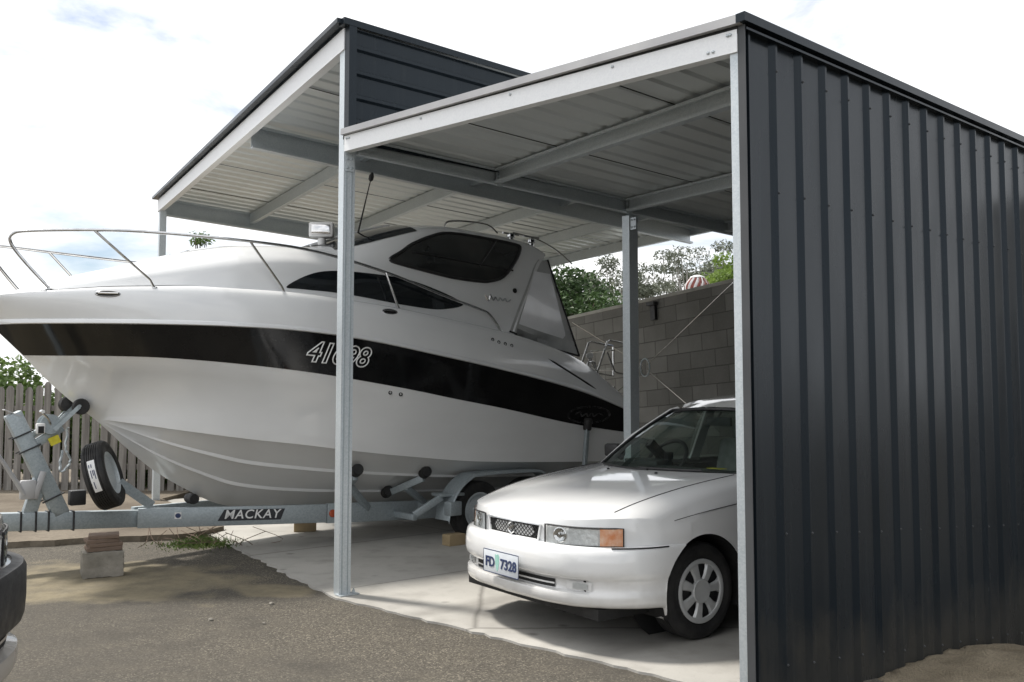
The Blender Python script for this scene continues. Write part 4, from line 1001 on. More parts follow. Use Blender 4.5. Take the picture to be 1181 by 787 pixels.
# ------------------------------------------------------------------ cars
def make_car(root, P):
    paint, trim = P['paint'], P['trim']
    ZC = [(-.62, .985), (-.35, .957), (0, .917), (.35, .862), (.6, .800), (.74, .752), (.80, .722)]
    XF = [(0, .80), (.3, .785), (.5, .742), (.62, .67), (.71, .565), (.765, .46), (.80, .36)]
    XB = [(0, .872), (.3, .857), (.5, .812), (.64, .735), (.74, .64), (.80, .545), (.838, .44), (.85, .34), (.853, .26)]
    zc = lambda x: catmull(ZC, x)[0]
    AR, AZ = .338, .290
    def cowl(y): return -.25 - .22 * (y / .66) ** 2
    SIDE = [(.0, .795), (.12, .822), (.3, .838), (.5, .846), (.7, .846), (.86, .838), (.93, .832), (.95, .822), (1.0, .805)]
    def sect(x, n=26):
        zs = zc(x) - .085
        pts = []
        for i in range(n + 1):
            f = i / n; y = catmull(SIDE, f)[0]; pts.append((y, .18 + f * (zs - .18)))
        for y, dz in ((.79, .022), (.76, .040), (.72, .052), (.68, .060), (.665, .062), (.6, .068), (.5, .074), (.35, .080), (.18, .084), (0, .085)):
            pts.append((y, zs + dz))
        return pts
    ncol = len(sect(0)); R = 48
    def arch_push(p):
        dx, dz = p.x, p.z - AZ; r = sqrt(dx * dx + dz * dz)
        if r < AR and abs(p.y) > .6:
            if r < 1e-6: dx, dz, r = 0, 1, 1
            return V(dx / r * AR, p.y, AZ + dz / r * AR), True
        return p, False
    def body_grid(rows_fn, nrow):
        out = MB(); pts = []; ins = []
        for i in range(nrow):
            r, q = [], []
            for p in rows_fn(i):
                p2, b = arch_push(p); r.append(p2); q.append(b)
            pts.append(r); ins.append(q)
        n = len(pts[0])
        for sg in (1, -1):
            k = len(out.v); out.v += [(p.x, sg * p.y, p.z) for r in pts for p in r]
            for i in range(nrow - 1):
                for j in range(n - 1):
                    a, b, c, d = (i, j), (i, j + 1), (i + 1, j + 1), (i + 1, j)
                    if all(ins[s][t] for s, t in (a, b, c, d)): continue
                    out.f.append(tuple(k + s * n + t for s, t in (a, b, c, d)))
        return out
    def front_row(i):
        s = i / (R - 1); row = []
        s = 1 - (1 - s) ** 1.25
        base = sect(0)
        for j in range(ncol):
            y0 = base[j][0]
            xr = cowl(y0) if j > 28 else -.62
            xf = catmull(XF, min(.80, y0))[0] if y0 < .80 else (.36 if j > 25 else .14 if base[j][1] > .46 else .25)
            x = xr + s * (xf - xr)
            y, z = sect(x)[j]; z -= .055 * s ** 3 * min(1, y0 / .80) ** 4 * (1 if j > 20 else j / 20)
            row.append(V(x, y, z))
        return row
    fg = body_grid(front_row, R)
    last = front_row(R - 1)[26:]
    ext = [V(x, sect(x)[26][0], sect(x)[26][1] - .055 * ((x + .62) / .98) ** 3) for x in (.12, .16, .20, .24, .28, .32)]
    last = ext + last
    def flare(p): return (.846 - .027 * max(0, (p.x - .12) / .24) ** 1.5 - p.y) if p.x < .365 else .018 * max(0, min(1, (p.y - .66) / .17)) ** 1.5
    for sg in (1, -1):                                                       # nose band under the bonnet edge
        fg.grid([[arch_push(V(p.x + (.006 * sin(pi * k / 6) + (.004 if k else 0)) * max(0, min(1, (.80 - p.y) / .1)), sg * (p.y + flare(p) * min(1, k / 3)), p.z + (.545 - p.z) * (k / 6)))[0] for k in range(7)] for p in last])
    body = fg.build('body', paint, root, smooth=True, angle=38, merge=.0006)
    def top_z(x, y):
        y = abs(y); s = sect(x); t_ = max(0, min(1, (x - cowl(y)) / (catmull(XF, min(.8, y))[0] - cowl(y)))); dr = .055 * t_ ** 3 * min(1, y / .80) ** 4
        for a, b in zip(s[26:], s[27:]):
            if b[0] <= y <= a[0]: return a[1] + (b[1] - a[1]) * (a[0] - y) / max(1e-6, a[0] - b[0]) - dr
        return s[-1][1]
    # bonnet shut lines
    for sg in (1, -1):
        q = MB(); q.tube([V(x, sg * (.672 - .10 * max(0, (x - .1)) ** 2), top_z(x, .672 - .10 * max(0, (x - .1)) ** 2) + .0005) for x in [-.45 + .04 * k for k in range(26)]], .0032, 5); q.build('bonnet_gap', M_['void'], body)
    q = MB()
    for sg in (1, -1):
        pts = []
        for k in range(18):
            x = -.60 + .05 * k
            s = sect(x); pts.append(V(x, sg * (s[23][0] + .0003), s[23][1]))
        q.tube(pts, .0022, 5)
    q.build('wing_crease', M_['void'], body)
    # rear half of the body
    BELT = [(-3.36, .80), (-3.2, .93), (-2.9, .955), (-2.0, .945), (-.62, .925)]
    def rear_row(i):
        x = -3.36 + (3.36 - .62) * i / 59; tap = 1 - .10 * max(0, (-2.4 - x)) ** 1.5
        zb = catmull(BELT, x)[0]; row = []
        for k in range(27):
            f = k / 26; row.append(V(x, catmull(SIDE, f)[0] * tap, .18 + f * (zb - .03 - .18)))
        row += [V(x, .775 * tap, zb - .012), V(x, .735 * tap, zb)]
        return row
    def rr_push(r):
        out = []
        for p in r:
            dx, dz = p.x + 2.48, p.z - AZ; d_ = sqrt(dx * dx + dz * dz)
            out.append((V(-2.48 + dx / d_ * AR, p.y, AZ + dz / d_ * AR), True) if d_ < AR else (p, False))
        return out
    mb = MB(); rws = [rr_push(rear_row(i)) for i in range(60)]
    for sg in (1, -1):
        k = len(mb.v); n = 29; mb.v += [(p.x, sg * p.y, p.z) for r in rws for p, b in r]
        for i in range(59):
            for j in range(n - 1):
                c4 = ((i, j), (i, j + 1), (i + 1, j + 1), (i + 1, j))
                if all(rws[s][t][1] for s, t in c4): continue
                mb.f.append(tuple(k + s * n + t for s, t in c4))
    rb = rear_row(0); mb.grid([[V(p.x, sg * p.y, p.z) for sg in (1, .6, 0, -.6, -1)] for p in rb])
    mb.grid([[V(x, y, z) for y in (.70, .35, 0, -.35, -.70)] for x, z in ((-3.34, .83), (-3.2, .945), (-2.95, .965), (-2.80, .96))])
    mb.build('rear_body', paint, body, smooth=True, angle=38, merge=.0006)
    # inner arches and underside
    for xa in (0, -2.48):
        for sg in (1, -1):
            q = MB(); q.grid([[V(xa + AR * cos(a) * .995, sg * y, AZ + AR * sin(a) * .995) for y in (.835, .52)] for a in [radians(-22 + 224 * i / 20) for i in range(21)]])
            q.add([V(xa + AR * cos(radians(12 * i)), sg * .53, AZ + AR * sin(radians(12 * i))) for i in range(30)], [tuple(range(30))]); q.build('arch_liner', M_['void'], body)
    q = MB(); q.box((-1.25, 0, .21), (3.9, 1.36, .06)); q.box((.45, 0, .36), (.55, 1.2, .2)); q.build('underbody', M_['void'], body)
    # bumper ---------------------------------------------------------------
    def plan(n=64):
        half = [V(catmull(XB, y)[0], y, 0) for y in [.84 * (1 - (1 - k / 40) ** 1.0) for k in range(41)]] + [V(.36, .849, 0), V(.31, .852, 0), V(.27, .853, 0), V(.22, .853, 0), V(.17, .853, 0)]
        return half
    H = plan(); nrm = []
    for i, p in enumerate(H):
        d = (H[min(len(H) - 1, i + 1)] - H[max(0, i - 1)]).normalized(); nn = V(d.y, -d.x, 0)
        if nn.x < 0 and abs(nn.y) < .2: nn = -nn
        if nn.y < -.01: nn = -nn
        nrm.append(nn.normalized())
    nrm[0] = V(1, 0, 0)
    PR = [(-.085, .588), (-.03, .586), (-.010, .580), (.002, .566), (.009, .54), (.014, .50), (.014, .455), (.008, .425), (-.006, .405), (-.014, .392), (-.016, .36), (-.016, .33), (-.012, .312), (-.002, .298), (.002, .275), (.0, .235), (-.012, .205), (-.05, .185), (-.12, .18)]
    def bpt(i, sg, o, z):
        taper = max(.25, min(1, (H[i].x - .2) / .4))
        if .30 < z < .40 and H[i].y < .66: o -= .030 * min(1, (.66 - H[i].y) / .06)
        if z < .40: z = .40 - (.40 - z) * .74
        p = H[i] + nrm[i] * (o * taper); return V(p.x, sg * p.y, z)
    mb = MB()
    for sg in (1, -1):
        rws = []
        for i in range(len(H)):
            r = []
            for o, z in PR:
                p = bpt(i, sg, o, z); p2, _ = arch_push(p); r.append(p2)
            rws.append(r)
        mb.grid(rws)
    by0 = lambda y: min(range(len(H)), key=lambda i: abs(H[i].y - y))
    bump = mb.build('bumper', P['bumper'], root, smooth=True, angle=42, merge=.0008)
    for sg in (1, -1):
        q = MB(); q.tube([bpt(i, sg, -.010, .5845) for i in range(by0(.735), len(H) - 3)], .0045, 5); q.build('bumper_gap', M_['void'], bump)
    def by(y):                                                               # plan index for a given y
        return min(range(len(H)), key=lambda i: abs(H[i].y - abs(y)))
    def band(ya, yb, za, zb, off, n=10, m=4, plan_fn=None):
        rws = []
        for k in range(n + 1):
            y = ya + (yb - ya) * k / n; i = by(y); sg = 1 if y >= 0 else -1
            rws.append([bpt(i, sg, off, za + (zb - za) * j / m) for j in range(m + 1)])
        return rws
    q = MB(); q.grid(band(-.41, .41, .318, .382, -.009, 16, 2)); op = q.build('air_intake', M_['void'], bump, smooth=True)
    q = MB(); q.grid(band(-.41, .41, .343, .356, -.004, 16, 1)); q.build('intake_slat', paint, op, smooth=True)
    for sg in (1, -1):
        q = MB(); q.grid(band(sg * .50, sg * .66, .322, .382, -.008, 6, 2)); fr = q.build('fog_recess', M_['chrome'] if False else P['bumper'], bump, smooth=True)
        q = MB(); q.grid(band(sg * .55, sg * .62, .330, .374, .002, 4, 2)); q.build('fog_lamp', M_['lampglass'], bump, smooth=True)
        q = MB(); q.grid(band(sg * .55, sg * .62, .330, .374, -.002, 4, 2)); q.build('fog_reflector', M_['alloy'], bump, smooth=True)
    # lamps ------------------------------------------------------------------
    def nose(y, z, off):
        ay = min(.80, abs(y)); x = catmull(XF, ay)[0]
        x2 = catmull(XF, min(.80, ay + .01))[0]; x1 = catmull(XF, max(0, ay - .01))[0]
        d = V(x2 - x1, .02 if ay < .79 else .012, 0).normalized(); nn = V(d.y, -d.x, 0)
        return V(x + .006 + nn.x * off, (ay + nn.y * off) * (1 if y >= 0 else -1), z)
    def lamp(ya, yb, za0, zb0, za1, zb1, off, n=14, m=6):
        return [[nose(ya + (yb - ya) * k / n, (za0 + (za1 - za0) * k / n) + ((zb0 + (zb1 - zb0) * k / n) - (za0 + (za1 - za0) * k / n)) * j / m, off) for j in range(m + 1)] for k in range(n + 1)]
    refl = NT('headlight_reflector'); vv = refl.coord(); wv = refl.noise(vv, 30, 2)
    refl.set(base=refl.ramp(wv, [(.3, (.72, .73, .73)), (.7, (.86, .87, .87))]), metal=.2, rough=.25); refl.bump(wv, .5, .012)
    for sg in (1, -1):
        h = MB(); h.grid(lamp(sg * .328, sg * .638, .585, .690, .585, .696, .004)); hl = h.build('headlight', refl.m, root, smooth=True)
        q = MB(); q.lathe([(.046, -.004), (.046, .004), (.040, .006), (.034, .001), (.016, -.001), (.014, .006), (.0, .008)], nose(sg * .43, .640, .008), (1, sg * .35, 0), 16); q.build('lamp_bulb', M_['chrome'], hl, smooth=True)
        q = MB(); q.grid(lamp(sg * .322, sg * .642, .582, .692, .582, .698, .016)); q.build('lens', M_['lampglass'], hl, smooth=True)
        q = MB()
        bd = lamp(sg * .318, sg * .724, .581, .692, .588, .690, .012, 16, 1); lp = [r[0] for r in bd] + [r[1] for r in bd[::-1]]
        q.tube(lp + [lp[0]], .0055, 5); q.build('lamp_surround', M_['plastic'], hl)
        q = MB(); q.grid(lamp(sg * .645, sg * .722, .585, .697, .590, .688, .014, 10, 6)); ind = q.build('indicator', M_['amber'], root, smooth=True)
        q = MB(); q.grid(lamp(sg * .643, sg * .724, .583, .699, .588, .690, .018, 8, 4)); q.build('lens', M_['lampglass'], ind, smooth=True)
        # repeater on the wing
        q = MB(); q.lathe([(.026, 0), (.024, .010), (.012, .016), (0, .017)], (-.44, sg * .842, .70), (0, sg, 0), 14); q.build('side_repeater', M_['amber'], root, smooth=True)
    # grille
    gq = lambda y, z, off: nose(y, z, off)
    yy = [-.272 + .544 * k / 20 for k in range(21)]
    q = MB(); q.grid([[gq(y * (.92 + .08 * t), .592 + .088 * t, .003) for t in (0, .5, 1)] for y in yy]); gr = q.build('grille', M_['void'], root, smooth=True)
    q = MB()
    for k in range(-4, 21):
        for sl in (1, -1):
            y0 = -.272 + .544 * k / 16; pts = []
            for t in range(5):
                f = t / 4; y = y0 + sl * .11 * (f - (0 if sl > 0 else 0)) ; w_ = .272 * (.92 + .08 * f)
                if abs(y) <= w_: pts.append(gq(y, .592 + .088 * f, .008))
            if len(pts) > 1: q.tube(pts, .0022, 4)
    q.build('grille_mesh', M_['alloy'] if False else M_['plastic'], gr)
    q = MB(); fr = [gq(y * .93, .588, .010) for y in yy] + [gq(y * 1.02, .684, .010) for y in yy[::-1]]
    q.tube(fr + [fr[0]], .0075, 6); q.build('grille_surround', paint, gr, smooth=True)
    q = MB(); q.tube([gq(y * 1.01, .681, .013) for y in yy], .007, 6); q.build('chrome_strip', M_['chrome'], gr, smooth=True)
    if P.get('emblem'):
        S = [(.030, .022), (.0, .036), (-.030, .016), (.018, -.008), (.030, -.020), (.0, -.036), (-.030, -.020)]
        q = MB(); q.tube([gq(y * 1.0, .638 + z, .014) for y, z in [(-a, b) for a, b in S]], .0075, 6); q.build('grille_emblem', M_['chrome'], gr, smooth=True)
    # glasshouse -------------------------------------------------------------
    def ws(k, j, n=14, m=8):
        a = -1 + 2 * k / n; t = j / m
        yb, yt = .665, .535
        b = V(cowl(a * yb) - .015, a * yb, top_z(cowl(a * yb), a * yb) - .008 + .0 * t); h = V(-1.02 - .10 * a * a, a * yt, 1.350 - .012 * a * a)
        p = b.lerp(h, t); p.z += .035 * sin(pi * t) * (1 - .3 * a * a); return p
    q = MB(); q.grid([[ws(k, j) for j in range(9)] for k in range(15)]); w = q.build('windscreen', M_['glass'], root, smooth=True)
    q = MB(); loop = [ws(k, 0) for k in range(15)] + [ws(14, j) for j in range(1, 9)] + [ws(k, 8) for k in range(13, -1, -1)] + [ws(0, j) for j in range(7, -1, -1)]
    q.tube(loop, .013, 6, caps=False); q.build('windscreen_seal', M_['plastic'], w, smooth=True)
    q = MB(); q.tube([ws(k, 0) + V(.03, 0, .012) for k in range(2, 9)], .008, 5); q.tube([ws(k, 0) + V(.015, 0, .022) for k in range(7, 13)], .008, 5); q.build('wiper', M_['plastic'], w, smooth=True)
    q = MB(); q.grid([[V(cowl(a * .66) + .015 - t * .10, a * .66, top_z(cowl(a * .66), a * .66) - .016) for t in (0, 1)] for a in [-1 + k / 6 for k in range(13)]]); q.build('cowl_vent', M_['plastic'], w)
    for y in (.24, -.24):
        q = MB(); q.lathe([(.010, 0), (.010, .006), (.005, .010)], (-.18, y, top_z(-.18, y)), n=8); q.build('washer_jet', M_['plastic'], body)
    def rf(x, a):
        wy = catmull([(-2.75, .52), (-2.2, .555), (-1.6, .56), (-1.0, .535)], x)[0]; z0 = catmull([(-2.75, 1.32), (-2.4, 1.41), (-1.9, 1.480), (-1.6, 1.475), (-1.25, 1.432), (-1.0, 1.364)], x)[0]
        return V(x - .09 * a * a * (1 if x > -1.2 else 0), a * wy, z0 - .030 * a * a - .018 * a ** 6)
    q = MB(); q.grid([[rf(x, -1 + k / 8) for k in range(17)] for x in [-1.02 - .08 * i for i in range(22)]])
    for sg in (1, -1): q.grid([[rf(x, sg), rf(x, sg) + V(0, sg * .025, -.028), rf(x, sg) + V(0, sg * .02, -.045)] for x in [-1.02 - .08 * i for i in range(22)]])
    q.build('roof', paint, root, smooth=True, merge=.0006)
    q = MB(); q.tube([rf(-1.02, -1 + k / 8) + V(.022, 0, -.016) for k in range(17)], .010, 6); q.build('header_rail', M_['plastic'], w, smooth=True)
    for sg in (1, -1):
        q = MB(); q.tube([V(-.50, sg * .700, .905), V(-.80, sg * .655, 1.13), V(-1.12, sg * .565, 1.325), V(-1.2, sg * .56, 1.345)], [.030, .028, .026, .024], 8); q.build('front_pillar', paint, root, smooth=True)
        top = lambda x: rf(x, sg) + V(0, sg * .022, -.035)
        q = MB(); q.grid([[V(xb, sg * .765, .925).lerp(top(xt), t) + V(0, sg * .02 * sin(pi * t), 0) for t in (0, .33, .66, 1)] for xb, xt in ((-.62, -1.18), (-1.1, -1.4), (-1.6, -1.65), (-2.2, -2.2), (-2.62, -2.45))]); sg_ = q.build('side_glass', M_['glass'], root, smooth=True)
        for xb, xt in ((-1.58, -1.62), (-2.75, -2.52)):
            q = MB(); q.bar(V(xb, sg * .765, .92), top(xt), .10 if xb > -2 else .16, .02, up=(0, sg, .3)); q.build('pillar', paint, root)
        q = MB(); q.box((-.80, sg * .87, 1.02), (.10, .16, .105)); q.bar((-.78, sg * .76, .96), (-.80, sg * .86, 1.0), .05, .04); q.build('door_mirror', P['trim'], root, bevel=.025)
        q = MB(); q.bar((-1.45, sg * .845, .80), (-1.25, sg * .845, .80), .02, .035); q.build('door_handle', P['trim'], root, bevel=.006)
        q = MB()
        for xd in (-.64, -1.62): q.tube([V(xd, sg * .835, .88), V(xd, sg * .850, .6), V(xd + .02, sg * .835, .3)], .003, 5)
        q.build('door_gap', M_['void'], body)
        q = MB(); q.box((-3.33, sg * .62, .72), (.06, .30, .16)); q.build('tail_lamp', M_['red'], root, bevel=.015)
    q = MB(); q.grid([[V(-2.62 - .36 * t, a * (.52 + .12 * t), 1.31 - .345 * t + .02 * sin(pi * t)) for a in (-1, -.5, 0, .5, 1)] for t in (0, .25, .5, .75, 1)]); q.build('rear_glass', M_['glass'], root, smooth=True)
    # cabin --------------------------------------------------------------------
    q = MB(); q.grid([[V(-.42 - .40 * t, a * .66, .925 - .012 * t + .03 * sin(pi * t) - .16 * max(0, t - .8)) for a in [-1 + k / 6 for k in range(13)]] for t in (0, .2, .4, .6, .8, .9, 1)]); q.box((-.75, 0, .75), (.12, 1.3, .30)); q.box((-.68, -.36, .945), (.16, .34, .07)); q.build('dashboard', M_['dash'], root, smooth=True)
    q = MB(); q.box((-1.7, 0, .36), (2.2, 1.34, .05)); q.box((-2.75, 0, .62), (.06, 1.3, .55)); q.build('cabin_floor', M_['dash'], root)
    for sg in (1, -1):
        q = MB(); q.box((-1.7, sg * .70, .62), (2.1, .04, .55)); q.build('door_lining', M_['dash'], root)
        st = MB(); Rm = Matrix.Rotation(radians(-14), 3, 'Y')
        st.box((-1.42, sg * .355, .56), (.50, .48, .14)); st.box((-1.69, sg * .355, .82), (.13, .46, .58), Rm); st.box((-1.78, sg * .355, 1.17), (.09, .26, .16), Rm); st.build('seat', M_['seat'], root, bevel=.045)
    q = MB(); c = V(-.86, -.36, .965); ax = V(.55, 0, .45).normalized(); x_ = V(0, 1, 0); y_ = ax.cross(x_)
    q.tube([c + (x_ * cos(2 * pi * k / 28) + y_ * sin(2 * pi * k / 28)) * .185 for k in range(29)], .015, 8, caps=False); q.box(c - ax * -.02, (.06, .13, .10)); q.bar(c + x_ * .18, c - x_ * .18, .03, .02); q.bar(c, c + ax * .22, .06, .06); q.build('steering_wheel', M_['plastic'], root, smooth=True)
    q = MB(); q.box((-1.03, .02, 1.262), (.025, .24, .065)); q.bar((-1.02, .02, 1.29), (-1.06, .02, 1.33), .015, .015); q.build('rear_view_mirror', M_['dash'], root, bevel=.012)
    # wheels -----------------------------------------------------------------
    for xa in (0, -2.48):
        for sg in (1, -1):
            w, c, a, h = wheel('wheel', (xa, sg * .722, .287), (0, sg, 0), .287, .170, .188, root)
            rim = MB(); rim.lathe([(.190, -h * .8), (.192, h * .88), (.186, h * .94), (.176, h * .92), (.170, h * .62), (.0, h * .60)], c, a, 40); rm = rim.build('rim', M_['plastic'], w, smooth=True, angle=35)
            cap = MB(); x_ = V(1, 0, 0); z_ = V(0, 0, 1); N = 7
            def pp(r, an, o): return c + a * (h * .80 + o) + (x_ * cos(an) + z_ * sin(an)) * r
            cap.lathe([(.190, h * .84), (.189, h * .98), (.178, h * 1.03), (.163, h * .98), (.160, h * .86)], c, a, 48, close=True)
            cap.lathe([(.072, h * .8), (.072, h * .98), (.066, h * 1.03), (.045, h * 1.0), (.0, h * 1.02)], c, a, 32)
            for k in range(N):
                a0 = 2 * pi * k / N + .35; hw0, hw1 = .30, .255
                r0, r1 = .060, .172
                o0 = h * .17; ring = []
                for r, hw, o in ((r0, .40, .012), (.10, .26, .014), (.14, .23, .010), (r1, .27, .006)):
                    ring.append([pp(r, a0 - hw, o - .014), pp(r, a0 - hw * .75, o), pp(r, a0, o + .003), pp(r, a0 + hw * .75, o), pp(r, a0 + hw, o - .014)])
                cap.grid(ring)
            cap.build('hub_cap', M_['alloy'], w, smooth=True, angle=40)
    # number plate -------------------------------------------------------------
    if P.get('plate'):
        q = MB(); q.box((.900, 0, .425), (.006, .372, .134)); pl = q.build('number_plate', M_['plate'], root, bevel=.002)
        q = MB(); fr = [V(.902, y, .425 + z) for y, z in ((-.187, -.068), (.187, -.068), (.187, .068), (-.187, .068), (-.187, -.068))]; q.tube(fr, .0028, 4, caps=False); q.build('plate_frame', M_['ink'], pl)
        def letters(t, size, y, z):
            vs, fs = text_mesh(t, size, bold=.0022, spacing=1.02); q = MB(); q.add([V(.9045 + n_, y + a_, .425 + z + b_) for a_, b_, n_ in vs], fs); q.build('plate_lettering', M_['ink'], pl)
        letters('FD', .084, -.113, -.006); letters('7328', .084, .085, -.006)
        isl = [(-.052, .05), (-.02, .045), (.012, .052), (.03, .04), (.028, .0), (.01, -.04), (-.012, -.055), (-.035, -.03), (-.05, .01)]
        q = MB(); n = len(isl); q.add([V(.9034 + o, -.030 + a_ * .55, .425 + b_) for o in (0, .0006) for a_, b_ in isl], [tuple(range(n)), tuple(range(n, 2 * n))] + [(k, (k + 1) % n, n + (k + 1) % n, n + k) for k in range(n)]); q.build('plate_emblem', M_['mint'], pl)
    if P.get('guard'):
        for sg in (1, -1):
            q = MB()
            r = [[bpt(i, sg, o * 1.0, z) for o, z in ((-.03, .592), (.010, .588), (.022, .57), (.024, .48), (.020, .43), (.012, .41), (-.02, .405))] for i in range(0, len(H) - 5)]
            q.grid(r); q.build('bumper_guard', M_['plastic'], bump, smooth=True, solid=.01)

CY_ = radians(55.0)
car = thing('parked_car', 'small white hatchback parked under the low carport bay', 'car', (.68, 6.27, .015), atan2(-cos(CY_), -sin(CY_)))
car['label'] = 'white saloon car parked nose out under the low carport bay'
make_car(car, dict(paint=M_['paint'], trim=M_['plastic'], bumper=M_['paint'], emblem=True, plate=True))
car.scale = (1.017, 1.017, 1.017)
# yellow leaf and a white tag lying on the dashboard
q = MB(); q.add([V(x, y, z) for z in (0, .004) for x, y in ((-.03, -.06), (.02, -.07), (.04, -.02), (.02, .03), (.03, .06), (-.03, .07), (-.045, .02))], [tuple(range(7)), tuple(range(7, 14))] + [(k, (k + 1) % 7, 7 + (k + 1) % 7, 7 + k) for k in range(7)])
rag = q.build('duster_cloth', M_['yellow']); rag.matrix_world = Matrix.Translation(car.location) @ Matrix.Rotation(car.rotation_euler.z, 4, 'Z') @ Matrix.Translation(V(-.60, .40, .975))
tag(rag, 'crumpled yellow cloth lying on the dashboard of the white car', 'cloth')

suv = thing('four_wheel_drive', 'pale grey car with a black bumper cut off by the left edge', 'car', (-2.93, 3.32, 0), radians(12))
make_car(suv, dict(paint=M_['bronze'], trim=M_['plastic'], bumper=M_['bronze'], guard=True))
suv.scale = (1.12, 1.08, 1.32)
# ------------------------------------------------------------------ fence
fn = thing('paling_fence', 'weathered grey timber paling fence behind the boat bow', 'fence', (-8.5, 14.2, 0), radians(-2))
rnd = random.Random(11)
for i in range(62):
    x = -5.0 + i * .150 + rnd.uniform(-.012, .012); w = .112 + rnd.uniform(-.012, .010); h = 1.70 + rnd.uniform(-.06, .05); lean = rnd.uniform(-.012, .012)
    if x > 4.35: break
    q = MB(); z0 = -.10; dog = .045 + rnd.uniform(0, .02)
    poly = [(-w / 2, z0), (w / 2, z0), (w / 2 + lean, h - dog), (w * .18 + lean, h), (-w * .18 + lean, h), (-w / 2 + lean, h - dog)]
    q.extrude(poly, (x, rnd.uniform(-.006, .006), 0), (x, .018, 0), (1, 0, 0), (0, 0, 1)); q.build('paling', M_['fence'], fn)
for z in (.42, 1.32):
    q = MB(); q.bar((-5.05, .045, z), (4.4, .045, z), .05, .08, up=(0, 0, 1)); q.build('fence_rail', M_['fence'], fn)
for x in (-5.0, -2.6, -.2, 2.2, 4.35):
    q = MB(); q.box((x, .11, .75), (.09, .09, 1.6)); q.build('fence_post', M_['fence'], fn)

# ------------------------------------------------------------------ plants
def leaf_mesh(name, blobs, n, size, mat, parent, rnd, aspect=.55, droop=0.0, shell=.55):
    q = MB(); tot = sum(b[1][0] * b[1][1] * b[1][2] for b in blobs); acc = []
    for c, r in blobs:
        k = max(6, int(n * (r[0] * r[1] * r[2]) / tot))
        for _ in range(k):
            while True:
                p = V(rnd.uniform(-1, 1), rnd.uniform(-1, 1), rnd.uniform(-1, 1)); L = p.length
                if 1e-3 < L <= 1 and (L > shell or rnd.random() < .35): break
            p = V(c[0] + p.x * r[0], c[1] + p.y * r[1], c[2] + p.z * r[2])
            d = V(rnd.gauss(0, 1), rnd.gauss(0, 1), rnd.gauss(0, .7) - droop).normalized(); s_ = d.orthogonal().normalized(); s_ = Matrix.Rotation(rnd.uniform(0, 6.28), 3, d) @ s_
            L = size * rnd.uniform(.6, 1.35); w = L * aspect * .5; nrm = d.cross(s_)
            k0 = len(q.v)
            q.v += [tuple(p), tuple(p + d * L * .45 + s_ * w + nrm * w * .3), tuple(p + d * L), tuple(p + d * L * .45 - s_ * w + nrm * w * .3)]
            q.f += [(k0, k0 + 1, k0 + 2, k0 + 3)]
    return q.build(name, mat, parent)
def tree(name, label, cat, loc, h, crown, n, leaf, mat, bark, group=None, trunk_r=.14, seed=1, limbs=7, base_frac=.45, lean=0.0, droop=0.0, aspect=.55, shell=.5):
    """crown: list of (centre, radii) clumps relative to the foot"""
    rnd = random.Random(seed); t = thing(name, label, cat, loc, 0, group)
    q = MB(); top = V(lean * h, 0, h * .86)
    tr = [V(top.x * k / 6 + rnd.uniform(-.05, .05) * h * .12, rnd.uniform(-.05, .05) * h * .12, top.z * k / 6 - (.15 if k == 0 else 0)) for k in range(7)]
    q.tube(smoothpath(tr, 3), [trunk_r * (1 - .8 * i / 18) for i in range(19)], 8)
    for c, r in crown:
        k = max(base_frac, min(.95, c[2] / (h) * .72)); i = k * 6; a = tr[int(i)].lerp(tr[min(6, int(i) + 1)], i - int(i)); c = V(*c)
        mid = a.lerp(c, .5) + V(0, 0, -.06 * (c - a).length)
        q.tube(smoothpath([a, mid, c], 3), [trunk_r * .42 * (1 - .8 * i_ / 6) for i_ in range(7)], 6)
    q.build('trunk', bark, t, smooth=True)
    leaf_mesh('crown', crown, n, leaf, mat, t, rnd, aspect, droop, shell)
    return t
def clumps(rnd, n, c, spread, r):
    out = []
    for _ in range(n):
        while True:
            p = V(rnd.uniform(-1, 1), rnd.uniform(-1, 1), rnd.uniform(-1, 1))
            if p.length < 1: break
        k = rnd.uniform(.65, 1.25) * r
        out.append(((c[0] + p.x * spread[0], c[1] + p.y * spread[1], c[2] + p.z * spread[2]), (k, k, k * rnd.uniform(.6, .85))))
    return out
GUM = foliage('gum_foliage', (.085, .10, .070), (.17, .19, .135), .2)
DRK = foliage('dark_foliage', (.022, .046, .015), (.075, .135, .04), .2)
LIM = foliage('lime_foliage', (.10, .17, .03), (.22, .31, .07), .35)
MIDG = foliage('hedge_foliage', (.045, .085, .022), (.17, .25, .07), .3)
rnd = random.Random(21)
gums = [(676, 64, 11.5, .8), (700, 72, 13.6, 1.0), (722, 66, 12.0, 1.0), (746, 70, 13.3, 1.1), (768, 75, 14.9, 1.15), (792, 68, 14.0, 1.1), (815, 74, 15.0, 1.1), (838, 70, 14.4, 1.2), (862, 66, 12.8, 1.0), (655, 70, 11.0, .9)]
words = ['pale trunked gum tree far behind the dark green bush', 'distant gum tree at the left edge of the gap beside the back post', 'short sparse gum tree just left of the thin back post', 'distant gum tree showing just right of the thin back post', 'tallest distant gum tree with a flat tufted top', 'distant gum tree rising straight above the striped roof vent', 'distant gum tree directly behind the lime green tree', 'gum tree with a high thin crown next to the white corner post', 'gum tree mostly hidden behind the white corner post', 'low gum tree almost hidden behind the boat canvas']
